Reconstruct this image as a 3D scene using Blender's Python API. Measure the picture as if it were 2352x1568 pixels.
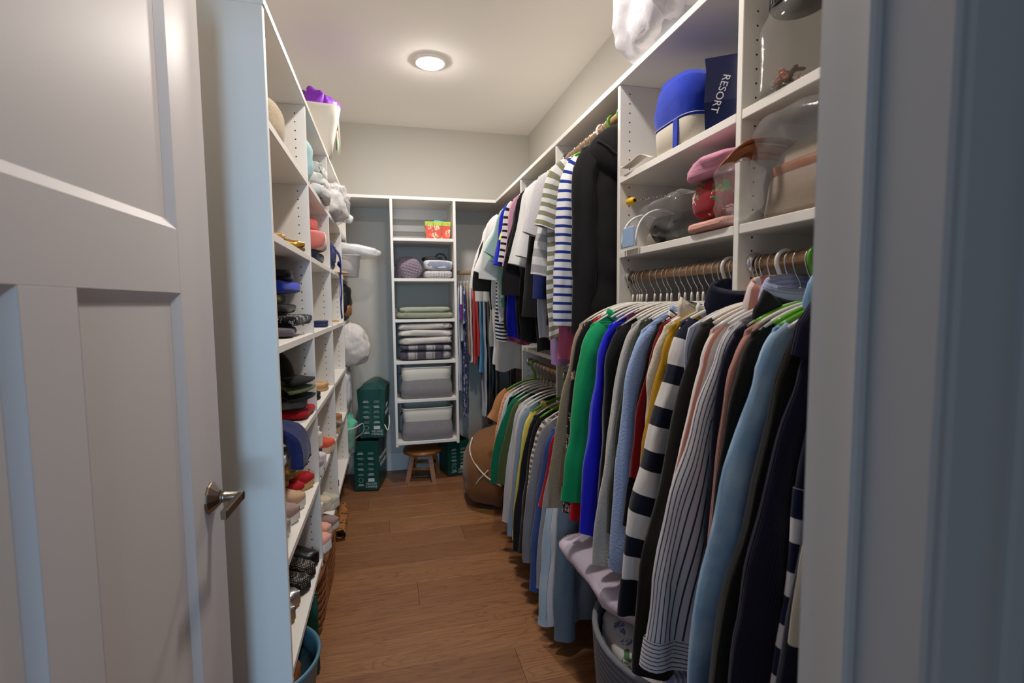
import bpy, bmesh, math, random
from mathutils import Vector, Matrix, Euler, noise
PI = math.pi
for o in list(bpy.data.objects): bpy.data.objects.remove(o)
S = bpy.context.scene
C = S.collection

# ---------------------------------------------------------------- camera
H = 1.354
YAW, PIT, ROL = .2417, -.0758, -.0092
FPX = 1139.38
Fv = Vector((math.sin(YAW)*math.cos(PIT), math.cos(YAW)*math.cos(PIT), math.sin(PIT)))
Rv = Vector((math.cos(YAW), -math.sin(YAW), 0)); Uv = Rv.cross(Fv)
c_, s_ = math.cos(ROL), math.sin(ROL)
Rv, Uv = c_*Rv+s_*Uv, -s_*Rv+c_*Uv
cam = bpy.data.cameras.new('camera'); camo = bpy.data.objects.new('camera', cam); C.objects.link(camo)
camo.matrix_world = Matrix(((Rv.x, Uv.x, -Fv.x, 0), (Rv.y, Uv.y, -Fv.y, 0), (Rv.z, Uv.z, -Fv.z, H), (0, 0, 0, 1)))
cam.sensor_width = 36; cam.lens = FPX/2352*36; cam.clip_start = .02
cam.dof.use_dof = True; cam.dof.focus_distance = 1.7; cam.dof.aperture_fstop = 4.0
S.camera = camo

# ---------------------------------------------------------------- world, daylight, exposure
W = bpy.data.worlds.new('world'); S.world = W; W.use_nodes = True
W.node_tree.nodes['Background'].inputs[0].default_value = (.50, .66, .90, 1)
W.node_tree.nodes['Background'].inputs[1].default_value = .22
wl = bpy.data.lights.new('bedroom_window_daylight', 'AREA'); wl.shape = 'RECTANGLE'; wl.size = .8; wl.size_y = 1.4
wl.energy = 95; wl.color = (.42, .70, 1.0)
wo = bpy.data.objects.new('bedroom_window_daylight', wl); C.objects.link(wo)
wo.location = (-.25, -3.2, 1.5); wo.rotation_euler = (Vector((-.35, 1.4, 1.2))-Vector(wo.location)).to_track_quat('-Z', 'Y').to_euler()
S.view_settings.view_transform = 'Standard'; S.view_settings.look = 'None'
S.view_settings.exposure = -.12; S.view_settings.gamma = 1; S.view_settings.use_curve_mapping = False
LAMP_STRENGTH = 370

# ---------------------------------------------------------------- plan of the closet (metres)
XL, XR, XLW, XRW = -.29, .803, -.653, 1.166
YB, YT, YF = 4.104, 3.72, .40
ZC, ZT = 2.753, 2.134
LY = [1.431, 2.081, 2.744, 3.426, 3.84]
SZ = [1.838, 1.547, 1.247, .937, .650, .331]
XA, XB = .022, .496
RA, R1, R2, Q2, Q3 = .42, 1.656, 1.03, 2.333, 2.997
XROD = .85
T = .019

def ray(u, v): return Fv+Rv*((u-1176)/FPX)-Uv*((v-784)/FPX)
def onx(u, v, x): w = ray(u, v); return Vector((0, 0, H))+w*(x/w.x)
def ony(u, v, y): w = ray(u, v); return Vector((0, 0, H))+w*(y/w.y)
def onz(u, v, z): w = ray(u, v); return Vector((0, 0, H))+w*((z-H)/w.z)

# ---------------------------------------------------------------- materials
def lin(h):
    if not isinstance(h, str): return tuple(h)
    h = h.lstrip('#'); r = []
    for i in (0, 2, 4):
        c = int(h[i:i+2], 16)/255
        r.append(c/12.92 if c <= .04045 else ((c+.055)/1.055)**2.4)
    return tuple(r)
class NT:
    def __init__(s, name):
        s.m = bpy.data.materials.new(name); s.m.use_nodes = True; s.t = s.m.node_tree
        s.b = s.t.nodes['Principled BSDF']; s.out = s.t.nodes['Material Output']
    def n(s, typ, **kw):
        nd = s.t.nodes.new('ShaderNode'+typ)
        for k, v in kw.items():
            if k.startswith('i_'):
                key = k[2:]; key = int(key) if key.isdigit() else key
                s.inp(nd, key, v)
            else: setattr(nd, k, v)
        return nd
    def inp(s, nd, key, v):
        if isinstance(v, bpy.types.NodeSocket): s.t.links.new(v, nd.inputs[key])
        elif isinstance(v, bpy.types.Node): s.t.links.new(v.outputs[0], nd.inputs[key])
        else: nd.inputs[key].default_value = v
    def math(s, op, a, b=0.0, c=None):
        nd = s.n('Math', operation=op, i_0=a, i_1=b)
        if c is not None: s.inp(nd, 2, c)
        return nd
    def mix(s, f, a, b):
        nd = s.n('MixRGB')
        s.inp(nd, 0, f); s.inp(nd, 1, a if not isinstance(a, tuple) else (*a[:3], 1)); s.inp(nd, 2, b if not isinstance(b, tuple) else (*b[:3], 1))
        return nd
    def bump(s, h, strength=.3, dist=.002):
        nd = s.n('Bump', i_Strength=strength, i_Distance=dist); s.inp(nd, 'Height', h)
        s.t.links.new(nd.outputs[0], s.b.inputs['Normal'])
    def set(s, col=None, rough=None, metal=None, **kw):
        if col is not None: s.inp(s.b, 'Base Color', (*col[:3], 1) if isinstance(col, tuple) else col)
        if rough is not None: s.inp(s.b, 'Roughness', rough)
        if metal is not None: s.inp(s.b, 'Metallic', metal)
        for k, v in kw.items(): s.inp(s.b, k, v)
MC = {}
def plain(name, col, rough=.5, metal=0, bump=0, scale=60, var=0, **kw):
    if name in MC: return MC[name]
    t = NT(name); col = lin(col); t.set(col, rough, metal, **kw)
    if var or bump:
        co = t.n('TexCoord'); nz = t.n('TexNoise', i_Scale=scale, i_Detail=4.0); t.inp(nz, 'Vector', co.outputs['Object'])
        if var:
            a = tuple(c*(1-var) for c in col); b = tuple(min(1, c*(1+var)) for c in col)
            t.set(t.mix(nz.outputs[0], a, b))
        if bump: t.bump(nz.outputs[0], bump)
    MC[name] = t.m; return t.m

def fab(col, kind='plain', c2='#ffffff', per=.05, duty=.5, src='uv', rough=.9, c3=None, sheen=.15, wr=.35):
    """woven or knitted cloth; pattern coordinates run in metres across (x) and down (y) the cloth"""
    key = ('fab', col, kind, c2, per, duty, src, rough, c3, wr)
    if key in MC: return MC[key]
    t = NT('cloth_%s_%s' % (kind, str(col).strip('#'))); c1 = lin(col); cc2 = lin(c2)
    co = t.n('TexCoord'); vec = co.outputs['UV'] if src == 'uv' else co.outputs['Object']
    sep = t.n('SeparateXYZ', i_0=vec)
    X, Y, Z = sep.outputs[0], sep.outputs[1], sep.outputs[2]
    down = Y if src == 'uv' else Z
    across = X
    big = t.n('TexNoise', i_Scale=9.0, i_Detail=3.0); t.inp(big, 'Vector', vec)
    fine = t.n('TexNoise', i_Scale=420.0, i_Detail=2.0); t.inp(fine, 'Vector', vec)
    def stripes(coord, p, d, ph=0.):
        f = t.math('FRACT', t.math('ADD', t.math('DIVIDE', coord, p), ph))
        return t.math('LESS_THAN', f, d)
    base = None; hgt = fine.outputs[0]; bs = .25
    if kind == 'hstripe': base = t.mix(stripes(down, per, duty), c1, cc2)
    elif kind == 'vstripe': base = t.mix(stripes(across, per, duty), c1, cc2)
    elif kind == 'stripe_c':      # coordinate y of the object: stripes across a folded slab
        base = t.mix(stripes(Y, per, duty), c1, cc2)
    elif kind == 'plaid':
        a = stripes(across, per, .5); b = stripes(across, per*.5, .16, .3)
        st = t.n('TexNoise', i_Scale=1.0, i_Detail=2.0); mp = t.n('Mapping'); t.inp(mp, 'Vector', vec); mp.inputs['Scale'].default_value = (30, 30, 900); t.inp(st, 'Vector', mp)
        g = t.mix(t.math('MULTIPLY', a, .85), c1, cc2); g = t.mix(t.math('MULTIPLY', b, .5), g, lin(c3 or '#333338'))
        base = t.mix(t.math('MULTIPLY', st.outputs[0], .5), g, c1)
    elif kind == 'floral':
        nz = t.n('TexNoise', i_Scale=1/per*1.5, i_Detail=2.0); t.inp(nz, 'Vector', vec)
        wv = t.n('MixRGB'); t.inp(wv, 0, .06); t.inp(wv, 1, vec); t.inp(wv, 2, nz.outputs[1])
        v1 = t.n('TexVoronoi', i_Scale=1/per); t.inp(v1, 'Vector', wv); v1.feature = 'F1'
        v2 = t.n('TexVoronoi', i_Scale=2.6/per); t.inp(v2, 'Vector', wv); v2.feature = 'DISTANCE_TO_EDGE'
        petals = t.math('MULTIPLY', t.math('LESS_THAN', v1.outputs['Distance'], duty), t.math('GREATER_THAN', v2.outputs['Distance'], .09))
        hue = t.n('Separate' 'Color', i_0=v1.outputs['Color'])
        fl = t.mix(t.math('GREATER_THAN', hue.outputs[0], .6), cc2, lin(c3 or c2))
        base = t.mix(petals, c1, fl)
    elif kind == 'dots':
        v1 = t.n('TexVoronoi', i_Scale=1/per, i_Randomness=.15); t.inp(v1, 'Vector', vec)
        base = t.mix(t.math('LESS_THAN', v1.outputs['Distance'], duty), c1, cc2)
    elif kind == 'heather':
        nz = t.n('TexNoise', i_Scale=260.0, i_Detail=3.0); t.inp(nz, 'Vector', vec)
        base = t.mix(t.n('MapRange', i_0=nz.outputs[0], i_1=.35, i_2=.65).outputs[0], c1, cc2)
    elif kind == 'wash':
        base = t.mix(t.n('MapRange', i_0=big.outputs[0], i_1=.35, i_2=.68).outputs[0], c1, cc2)
    elif kind == 'knit':
        wv = t.n('TexWave', wave_type='BANDS', bands_direction='X', i_Scale=95.0, i_Distortion=1.0); t.inp(wv, 'Vector', vec)
        hgt = wv.outputs[1]; bs = .6; base = t.mix(t.math('MULTIPLY', wv.outputs[1], .22), c1, tuple(c*.55 for c in c1))
    elif kind == 'fuzzy':
        nz = t.n('TexNoise', i_Scale=170.0, i_Detail=4.0); t.inp(nz, 'Vector', vec); hgt = nz.outputs[0]; bs = .9
        base = t.mix(nz.outputs[0], tuple(c*.75 for c in c1), tuple(min(1, c*1.18) for c in c1))
    elif kind == 'mesh':
        v1 = t.n('TexVoronoi', i_Scale=300.0, i_Randomness=.1); t.inp(v1, 'Vector', vec); hgt = v1.outputs['Distance']; bs = .6
        base = t.mix(t.math('LESS_THAN', v1.outputs['Distance'], .28), c1, cc2)
    elif kind == 'quilt':
        a = t.math('ABSOLUTE', t.math('SUBTRACT', t.math('FRACT', t.math('DIVIDE', t.math('ADD', X, down), per)), .5))
        b = t.math('ABSOLUTE', t.math('SUBTRACT', t.math('FRACT', t.math('DIVIDE', t.math('SUBTRACT', X, down), per)), .5))
        hgt = t.math('MINIMUM', a, b).outputs[0]; bs = 1.0
        base = t.mix(t.math('LESS_THAN', hgt, .05), c1, tuple(c*.75 for c in c1))
    else: base = t.mix(fine.outputs[0], tuple(c*.9 for c in c1), tuple(min(1, c*1.06) for c in c1))
    t.set(base.outputs[0], rough, 0)
    t.inp(t.b, 'Sheen Weight', sheen); t.inp(t.b, 'Specular IOR Level', .2)
    mp = t.n('Mapping'); t.inp(mp, 'Vector', vec); mp.inputs['Scale'].default_value = (26, 7, 12)
    wrn = t.n('TexNoise', i_Scale=1.0, i_Detail=2.0); t.inp(wrn, 'Vector', mp)
    b1 = t.n('Bump', i_Strength=wr, i_Distance=.012); t.inp(b1, 'Height', wrn.outputs[0])
    b2 = t.n('Bump', i_Strength=bs, i_Distance=.002 if kind not in ('quilt',) else .012); t.inp(b2, 'Height', hgt); t.inp(b2, 'Normal', b1)
    t.t.links.new(b2.outputs[0], t.b.inputs['Normal'])
    MC[key] = t.m; return t.m

def plastic_film(name, col='#ffffff', alpha=.25, rough=.12, cloud=.5):
    if name in MC: return MC[name]
    t = NT(name); co = t.n('TexCoord'); nz = t.n('TexNoise', i_Scale=22.0, i_Detail=6.0); t.inp(nz, 'Vector', co.outputs['Object'])
    t.set(lin(col), rough); t.inp(t.b, 'Specular IOR Level', .8)
    a = t.math('ADD', t.math('MULTIPLY', nz.outputs[0], cloud), alpha-cloud*.5); a.use_clamp = True
    t.inp(t.b, 'Alpha', a); t.bump(nz.outputs[0], .5, .006)
    MC[name] = t.m; return t.m

WHITE = plain('white_laminate', '#ebe7e1', .38, bump=.03, scale=250)
EDGE = WHITE
PAINT_W = plain('trim_paint_white', '#d2d0ce', .4)
WALLM = plain('wall_paint_greige', '#c6c2b9', .85, bump=.05, scale=180, var=.02)
CEILM = plain('ceiling_paint', '#f3efea', .9, bump=.04, scale=160)
DOORM = plain('door_paint_white', '#cfc8c6', .42)
HOLE = plain('peg_hole_dark', '#2a2522', .8)
CHROME = plain('chrome', '#d8d8d8', .14, 1)
NICKEL = plain('brushed_nickel', '#97897b', .3, 1)
BRONZE = plain('brushed_bronze_rod', '#c29c78', .36, .45)
HWHITE = plain('white_coated_hanger', '#e9e4da', .35)
HGREEN = plain('green_plastic_hanger', '#5aa01e', .3)
WOODPIN = plain('pale_pin_wood', '#d9b078', .6, var=.1, scale=90)
BLACKP = plain('black_plastic', '#15161a', .35)

def wood_floor():
    t = NT('oak_plank'); co = t.n('TexCoord'); oi = t.n('ObjectInfo')
    off = t.n('CombineXYZ'); t.inp(off, 0, t.math('MULTIPLY', oi.outputs['Random'], 37.)); t.inp(off, 1, t.math('MULTIPLY', oi.outputs['Random'], 91.))
    va = t.n('VectorMath', operation='ADD', i_0=co.outputs['Object'], i_1=off)
    mp = t.n('Mapping'); t.inp(mp, 'Vector', va); mp.inputs['Scale'].default_value = (1.1, 9., 9.)
    nz = t.n('TexNoise', i_Scale=1.4, i_Detail=2., i_Distortion=.8); t.inp(nz, 'Vector', mp)
    rings = t.math('FRACT', t.math('MULTIPLY', nz.outputs[0], 13.))
    rr = t.n('ValToRGB'); t.inp(rr, 0, rings)
    e = rr.color_ramp.elements; e[0].position = 0; e[0].color = (.30, .30, .30, 1); e[1].position = .35; e[1].color = (1, 1, 1, 1)
    el = rr.color_ramp.elements.new(.9); el.color = (.85, .85, .85, 1)
    mp2 = t.n('Mapping'); t.inp(mp2, 'Vector', va); mp2.inputs['Scale'].default_value = (5., 170., 50.)
    fz = t.n('TexNoise', i_Scale=1.0, i_Detail=5.); t.inp(fz, 'Vector', mp2)
    base = t.mix(oi.outputs['Random'], lin('#8a5c3c'), lin('#a5744c'))
    dark = t.mix(.6, base, lin('#523322'))
    c = t.mix(t.math('MULTIPLY', t.math('SUBTRACT', 1., rr.outputs[0]), 1.1), base, dark)
    c = t.mix(t.n('MapRange', i_0=fz.outputs[0], i_1=.35, i_2=.75).outputs[0], t.mix(.0, c, c), t.mix(.5, c, lin('#54341f')))
    t.set(c.outputs[0], .42); t.bump(fz.outputs[0], .12, .001)
    return t.m
FLOORM = wood_floor()

# ---------------------------------------------------------------- mesh helpers
def tag(o, label=None, cat=None, group=None, kind=None):
    if label: o['label'] = label
    if cat: o['category'] = cat
    if group: o['group'] = group
    if kind: o['kind'] = kind
    return o
def thing(name, label, cat, loc=(0, 0, 0), rot=(0, 0, 0), group=None):
    o = bpy.data.objects.new(name, None); C.objects.link(o); o.empty_display_size = .05
    o.location = loc; o.rotation_euler = rot
    return tag(o, label, cat, group)
def link(name, me, mat, parent=None, loc=(0, 0, 0), rot=(0, 0, 0), smooth=False):
    if isinstance(mat, (list, tuple)):
        if not len(me.materials):
            for m in mat: me.materials.append(m)
    elif not len(me.materials): me.materials.append(mat)
    o = bpy.data.objects.new(name, me); C.objects.link(o)
    o.location = loc; o.rotation_euler = rot
    if parent: o.parent = parent
    if smooth: me.polygons.foreach_set('use_smooth', [True]*len(me.polygons))
    return o
def bm_mesh(bm, name):
    me = bpy.data.meshes.new(name); bm.normal_update(); bm.to_mesh(me); bm.free(); return me
BOXC = {}
def box_mesh(sx, sy, sz, bev=.0015):
    k = (round(sx, 4), round(sy, 4), round(sz, 4), bev)
    bm = bmesh.new(); bmesh.ops.create_cube(bm, size=1)
    for v in bm.verts: v.co = Vector((v.co.x*sx, v.co.y*sy, v.co.z*sz))
    if bev: bmesh.ops.bevel(bm, geom=list(bm.edges), offset=bev, segments=1, affect='EDGES')
    return bm_mesh(bm, 'box')
def bx(name, x0, x1, y0, y1, z0, z1, mat, parent=None, bev=.0015, label=None):
    """a bevelled board given by its extents, origin at its centre"""
    me = box_mesh(abs(x1-x0), abs(y1-y0), abs(z1-z0), bev)
    o = link(name, me, mat, parent, ((x0+x1)/2, (y0+y1)/2, (z0+z1)/2))
    if label: o['label'] = label
    return o
def grid_mesh(rings, uvs=None, close=True, cap0=False, cap1=False, name='loft', matidx=None):
    """rings: list of lists of points with equal counts"""
    n = len(rings[0]); vs = [p for r in rings for p in r]; fs = []; fuv = []; fm = []
    m = n if close else n-1
    for i in range(len(rings)-1):
        for j in range(m):
            a, b = i*n+j, i*n+(j+1) % n
            fs.append((a, b, b+n, a+n))
            if uvs: u0, u1 = uvs[i][j], uvs[i][j+1] if j+1 < len(uvs[i]) else uvs[i][0]; w1 = uvs[i+1][j+1] if j+1 < len(uvs[i+1]) else uvs[i+1][0]; fuv += [u0, u1, w1, uvs[i+1][j]]
            if matidx: fm.append(matidx(i, j))
    if cap0: fs.append(tuple(reversed(range(n)))); fuv += [(0, 0)]*n if uvs else []; fm.append(0)
    if cap1: k = (len(rings)-1)*n; fs.append(tuple(range(k, k+n))); fuv += [(0, 0)]*n if uvs else []; fm.append(0)
    me = bpy.data.meshes.new(name); me.from_pydata([tuple(v) for v in vs], [], fs)
    if uvs:
        l = me.uv_layers.new(name='UVMap'); l.data.foreach_set('uv', [c for p in fuv for c in p])
    if matidx: me.polygons.foreach_set('material_index', fm)
    me.update(); return me
def catmull(pts, n):
    P = [Vector(p) for p in pts]; P = [P[0]*2-P[1]]+P+[P[-1]*2-P[-2]]; out = []
    segs = len(P)-3
    for k in range(n+1):
        t = k/n*segs; i = min(int(t), segs-1); f = t-i
        a, b, c, d = P[i:i+4]
        out.append(.5*((2*b)+(c-a)*f+(2*a-5*b+4*c-d)*f*f+(3*b-a-3*c+d)*f**3))
    return out
def tube_mesh(pts, r, n=8, cap=True, flat=None, up=(0, 0, 1)):
    """tube along points; r number or list; flat = (a,b) scales of an oval section"""
    pts = [Vector(p) for p in pts]; rings = []; uvs = []; L = 0; up = Vector(up); prevN = None
    for i, p in enumerate(pts):
        t = (pts[min(i+1, len(pts)-1)]-pts[max(i-1, 0)]).normalized()
        N = prevN-t*prevN.dot(t) if prevN else (up-t*up.dot(t))
        if N.length < 1e-4: N = t.orthogonal()
        N.normalize(); prevN = N; B = t.cross(N)
        ri = r[i] if isinstance(r, (list, tuple)) else r
        fa, fb = flat or (1, 1)
        rings.append([p+N*(math.cos(a)*ri*fa)+B*(math.sin(a)*ri*fb) for a in [2*PI*j/n for j in range(n)]])
        if i: L += (p-pts[i-1]).length
        uvs.append([(j/n*ri*6, L) for j in range(n+1)])
    return grid_mesh(rings, uvs, True, cap, cap)
def tube(name, pts, r, mat, parent=None, n=8, cap=True, flat=None, up=(0, 0, 1), loc=(0, 0, 0), label=None):
    o = link(name, tube_mesh(pts, r, n, cap, flat, up), mat, parent, loc, smooth=True)
    if label: o['label'] = label
    return o
def lathe(name, prof, mat, parent=None, n=24, loc=(0, 0, 0), rot=(0, 0, 0), cap0=False, cap1=False):
    rings = [[(r*math.cos(2*PI*j/n), r*math.sin(2*PI*j/n), z) for j in range(n)] for r, z in prof]
    o = link(name, grid_mesh(rings, None, True, cap0, cap1), mat, parent, loc, rot, True)
    return o
def spow(x, e): return math.copysign(abs(x)**e, x)
def nz3(p, f, sd): return noise.noise(Vector(p)*f+Vector((sd*7.3, sd*3.1, sd*1.7)))
def blob_mesh(sx, sy, sz, seed=1, amp=.08, freq=6., e=(.6, .6), n=(20, 28), crease=0., cf=14., flat=None):
    """soft lump: superellipsoid with folds; half sizes sx sy sz; flat = height below which it is pressed flat"""
    nl, no = n; rings = []; uvs = []
    for i in range(nl+1):
        ph = -PI/2+PI*i/nl; ring = []
        for j in range(no):
            th = 2*PI*j/no
            cp = spow(math.cos(ph), e[0])
            p = Vector((sx*cp*spow(math.cos(th), e[1]), sy*cp*spow(math.sin(th), e[1]), sz*spow(math.sin(ph), e[0])))
            k = 1+amp*nz3(p, freq, seed)
            if crease: k += crease*(abs(nz3(p, cf, seed+5))-.2)+crease*.5*(abs(nz3(p, cf*2.3, seed+9))-.2)
            p = p*k
            if flat is not None and p.z < flat: p.z = flat
            ring.append(p)
        rings.append(ring); uvs.append([(j/no*(sx+sy)*3, i/nl*sz*3) for j in range(no+1)])
    return grid_mesh(rings, uvs)
def blob(name, c, half, mat, parent=None, seed=1, amp=.08, freq=6., e=(.6, .6), n=(18, 26), rot=(0, 0, 0), crease=0., cf=14., flat=None, label=None):
    o = link(name, blob_mesh(*half, seed, amp, freq, e, n, crease, cf, flat), mat, parent, c, rot, True)
    if label: o['label'] = label
    return o
def slab(name, c, half, mat, parent=None, seed=1, rot=(0, 0, 0), amp=.05, freq=7., e=(.45, .28), n=(12, 40), label=None, crease=.0):
    return blob(name, c, half, mat, parent, seed, amp, freq, e, n, rot, label=label, crease=crease)
def text(name, s, size, mat, parent, loc, rot, ext=.0006, align='CENTER'):
    cu = bpy.data.curves.new('lettering', 'FONT'); cu.body = s; cu.size = size; cu.extrude = ext; cu.align_x = align; cu.align_y = 'CENTER'; cu.resolution_u = 3
    o = bpy.data.objects.new('tmp', cu); C.objects.link(o)
    me = bpy.data.meshes.new_from_object(o.evaluated_get(bpy.context.evaluated_depsgraph_get()))
    bpy.data.objects.remove(o); me.materials.clear()
    return link(name, me, mat, parent, loc, rot)

#== STRUCTURE ==#
def struct(o): o['kind'] = 'structure'; return o
floor = struct(bx('floor', XLW-.1, XRW+.1, -.6, YB+.1, -.06, -.0125, plain('subfloor', '#3a2a20', .9), bev=0))
random.seed(4)
ends = {0: [.445], 1: [-.9], 2: [1.0], 3: [.098], 4: [1.05], 5: [-1.3], 6: [.393], 7: [-.032], 8: [.9], 9: [-.172], 10: [.55], 11: [.1], 12: [.8], -1: [-.1], -2: [.7], -3: [.2], -4: [.5], -5: [-.3], -6: [.6], -7: [.1], -8: [.35], -9: [-.2], -10: [.4], -11: [0.]}
PM = {}
for r, e in ends.items():
    y0 = 1.617+.1905*r; y1 = y0+.1899
    if y0 > YB: continue
    y1 = min(y1, YB)
    xs = [XLW]+[x for x in e if XLW+.05 < x < XRW-.05]+[XRW]
    for a, b in zip(xs, xs[1:]):
        bx('floor_plank', a+.0004, b-.0004, y0, y1, -.0125, 0, FLOORM, floor, bev=.0012)
for p in floor.children: p.location = Vector(p.location)-Vector(floor.location)
struct(bx('ceiling', XLW-.1, XRW+.1, YF-.11, YB+.1, ZC, ZC+.08, CEILM, bev=0))
struct(bx('wall_back', XLW-.1, XRW+.1, YB, YB+.1, 0, ZC, WALLM, bev=0))
struct(bx('wall_left', XLW-.1, XLW, YF-.11, YB, 0, ZC, WALLM, bev=0))
struct(bx('wall_right', XRW, XRW+.1, YF-.11, YB, 0, ZC, WALLM, bev=0))
struct(bx('wall_added_shade', .03, 2.3, -1.05, -.95, 0, ZC, WALLM, bev=0))  # added wall behind the camera, out of view, keeps window daylight off the right casing
DX0, DX1, DZ = -.445, .42, 2.06
def join_boxes(boxes, name):
    bm = bmesh.new()
    for x0, x1, y0, y1, z0, z1 in boxes:
        r = bmesh.ops.create_cube(bm, size=1)
        for v in r['verts']: v.co = Vector(((x0+x1)/2+v.co.x*(x1-x0), (y0+y1)/2+v.co.y*(y1-y0), (z0+z1)/2+v.co.z*(z1-z0)))
    return bm_mesh(bm, name)
struct(link('wall_front', join_boxes([(-1.6, DX0-.02, YF-.11, YF, 0, ZC), (DX1+.0, 2.2, YF-.11, YF, 0, ZC), (DX0-.02, DX1, YF-.11, YF, DZ+.02, ZC)], 'w'), WALLM))
# door frame: jamb board, stop and bedroom-side casing with a stepped profile
struct(bx('trim_1', DX1-.02, DX1, YF-.118, YF+.004, 0, DZ+.02, PAINT_W, bev=.003))
struct(bx('trim_2', DX1-.033, DX1-.02, YF-.062, YF-.045-.012, 0, DZ, PAINT_W, bev=.003))
struct(bx('trim_3', DX0-.02, DX0, YF-.118, YF+.004, 0, DZ+.02, PAINT_W, bev=.003))
struct(bx('trim_4', DX0-.02, DX1, YF-.118, YF+.004, DZ, DZ+.02, PAINT_W, bev=.003))
for k, (x0, x1, y0) in enumerate(((DX1-.012, DX1+.06, YF-.122), (DX1+.048, DX1+.072, YF-.130), (DX0-.08, DX0-.008, YF-.122))):
    struct(bx('trim_%d' % (5+k), x0, x1, y0, YF-.11, 0, DZ+.06, PAINT_W, bev=.003))
struct(bx('trim_8', DX0-.08, DX1+.072, YF-.122, YF-.11, DZ+.01, DZ+.08, PAINT_W, bev=.003))
struct(bx('baseboard_back', XLW, XRW, YB-.014, YB, 0, .148, PAINT_W, bev=.003))
struct(bx('baseboard_left', XLW, XLW+.014, YF, YB-.014, 0, .148, PAINT_W, bev=.003))
struct(bx('baseboard_right', XRW-.014, XRW, YF, YB-.014, 0, .148, PAINT_W, bev=.003))

# ---- door, hinged at the left jamb and swung into the closet
door = thing('door_1', 'white panelled door swung open with brushed nickel lever handle', None, (-.428, YF-.035, .012), (0, 0, math.radians(88.1)))
struct(door); DW, DH, DT = .872, 2.03, .035
def dpart(name, d0, d1, z0, z1, y0=-DT/2, y1=DT/2): return bx(name, d0, d1, y0, y1, z0, z1, DOORM, door, bev=.0006)
dpart('stile', 0, .115, 0, DH); dpart('stile', .715, DW, 0, DH)
dpart('rail', .115, .715, 0, .24); dpart('rail', .115, .715, 1.368, 1.488); dpart('rail', .115, .715, DH-.115, DH)
dpart('mullion', .305, .408, .24, 1.368)
for d0, d1, z0, z1 in ((.115, .715, 1.488, DH-.115), (.115, .305, .24, 1.368), (.408, .715, .24, 1.368)):
    pn = dpart('panel', d0, d1, z0, z1, -.006, .006)
    for s in (-1, 1):
        a = .018; ys, yi = s*DT/2*.999, s*.0062
        o_ = [(d0, ys, z0), (d1, ys, z0), (d1, ys, z1), (d0, ys, z1)]; i_ = [(d0+a, yi, z0+a), (d1-a, yi, z0+a), (d1-a, yi, z1-a), (d0+a, yi, z1-a)]
        me = grid_mesh([o_, i_]); me.flip_normals() if s > 0 else None
        link('bevel_moulding', me, DOORM, door)
hd = thing('lever_handle', None, None, (DW-.072, -DT/2, .932)); hd.parent = door; hd['label'] = 'brushed nickel lever handle on a faceted rose'
for s in (-1, 1):
    R_ = (PI/2, 0, 0) if s < 0 else (-PI/2, 0, 0); oy = 0 if s < 0 else DT
    ro = lathe('rose', [(.034, 0), (.034, .003), (.033, .005), (.016, .020), (.0125, .022), (.0125, .024)], NICKEL, hd, 12, (0, oy, 0), R_, True, True)
    ro.data.polygons.foreach_set('use_smooth', [False]*len(ro.data.polygons))
    lathe('shaft', [(.0115, .022), (.0115, .029), (.0105, .030), (.0105, .062), (.009, .066)], NICKEL, hd, 20, (0, oy, 0), R_, True, True)
    lv = bx('lever', -.105, .006, -.0095, .0095, -.006, .006, NICKEL, hd, .0015); lv.rotation_euler = (PI/2, 0, 0); lv.location = (-.0495, oy+s*.060, 0)

# ---- cabinetry
UT = .022
def holes(parent, pts, axis='y', side=-1):
    """dark peg holes drilled in the panels, one joined part per panel"""
    bm = bmesh.new()
    for x, y, z in pts:
        r = bmesh.ops.create_circle(bm, cap_ends=True, segments=8, radius=.0027)
        for v in r['verts']: a, b = v.co.x, v.co.y; v.co = Vector((x+a, y+side*.0004, z+b)) if axis == 'y' else Vector((x+side*.0004, y+a, z+b))
    o = link('peg_holes', bm_mesh(bm, 'holes'), HOLE, parent); o['kind'] = 'stuff'; return o
def hole_rows(x_front, x_back, y, z0, z1, into):
    n = int((z1-z0)/.032); zs = [z0+.02+.032*k for k in range(n)]
    return [(x, y, z) for z in zs for x in (x_front+into*.037, x_back-into*.037)]
lu = thing('shelving_unit', 'tall white shoe shelving unit with drilled dividers along the side wall', 'shelving', (XL, LY[0], 0))
def P(o, root):
    o.parent = root; o.location = Vector(o.location)-Vector(root.location); return o
pans = []
for i, y in enumerate(LY):
    p = P(bx('side_panel', XLW+.001, XL, y-T/2, y+T/2, SZ[-1]-UT-.012, ZT-UT, WHITE), lu); pans.append(p)
    if i:
        h = holes(p, hole_rows(XL, XLW, y-T/2, SZ[-1], ZT-.03, -1)); h.location = Vector((0, 0, 0))-Vector(p.location)-Vector(lu.location)
for i in range(4):
    for z in SZ:
        P(bx('shelf', XLW+.001, XL-.001, LY[i]+T/2, LY[i+1]-T/2, z-UT, z, WHITE), lu)
tag(bx('top_shelf', XLW+.001, XL+.004, LY[0]-T/2, YB-.001, ZT-UT, ZT, WHITE), 'long white top board over the shoe shelving', 'shelf')
tag(bx('top_shelf', XL+.004, XR-.004, YT, YB-.001, ZT-UT, ZT, WHITE), 'white top board over the tower against the back wall', 'shelf')
tag(bx('top_shelf', XR-.004, XRW-.001, YF+.03, YB-.001, ZT-UT, ZT, WHITE), 'long white top board above the hanging clothes', 'shelf')
tw = thing('shelving_unit', 'narrow white wall-hung tower of shelves holding blankets and bins', 'shelving', (XA, YT, 0))
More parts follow.
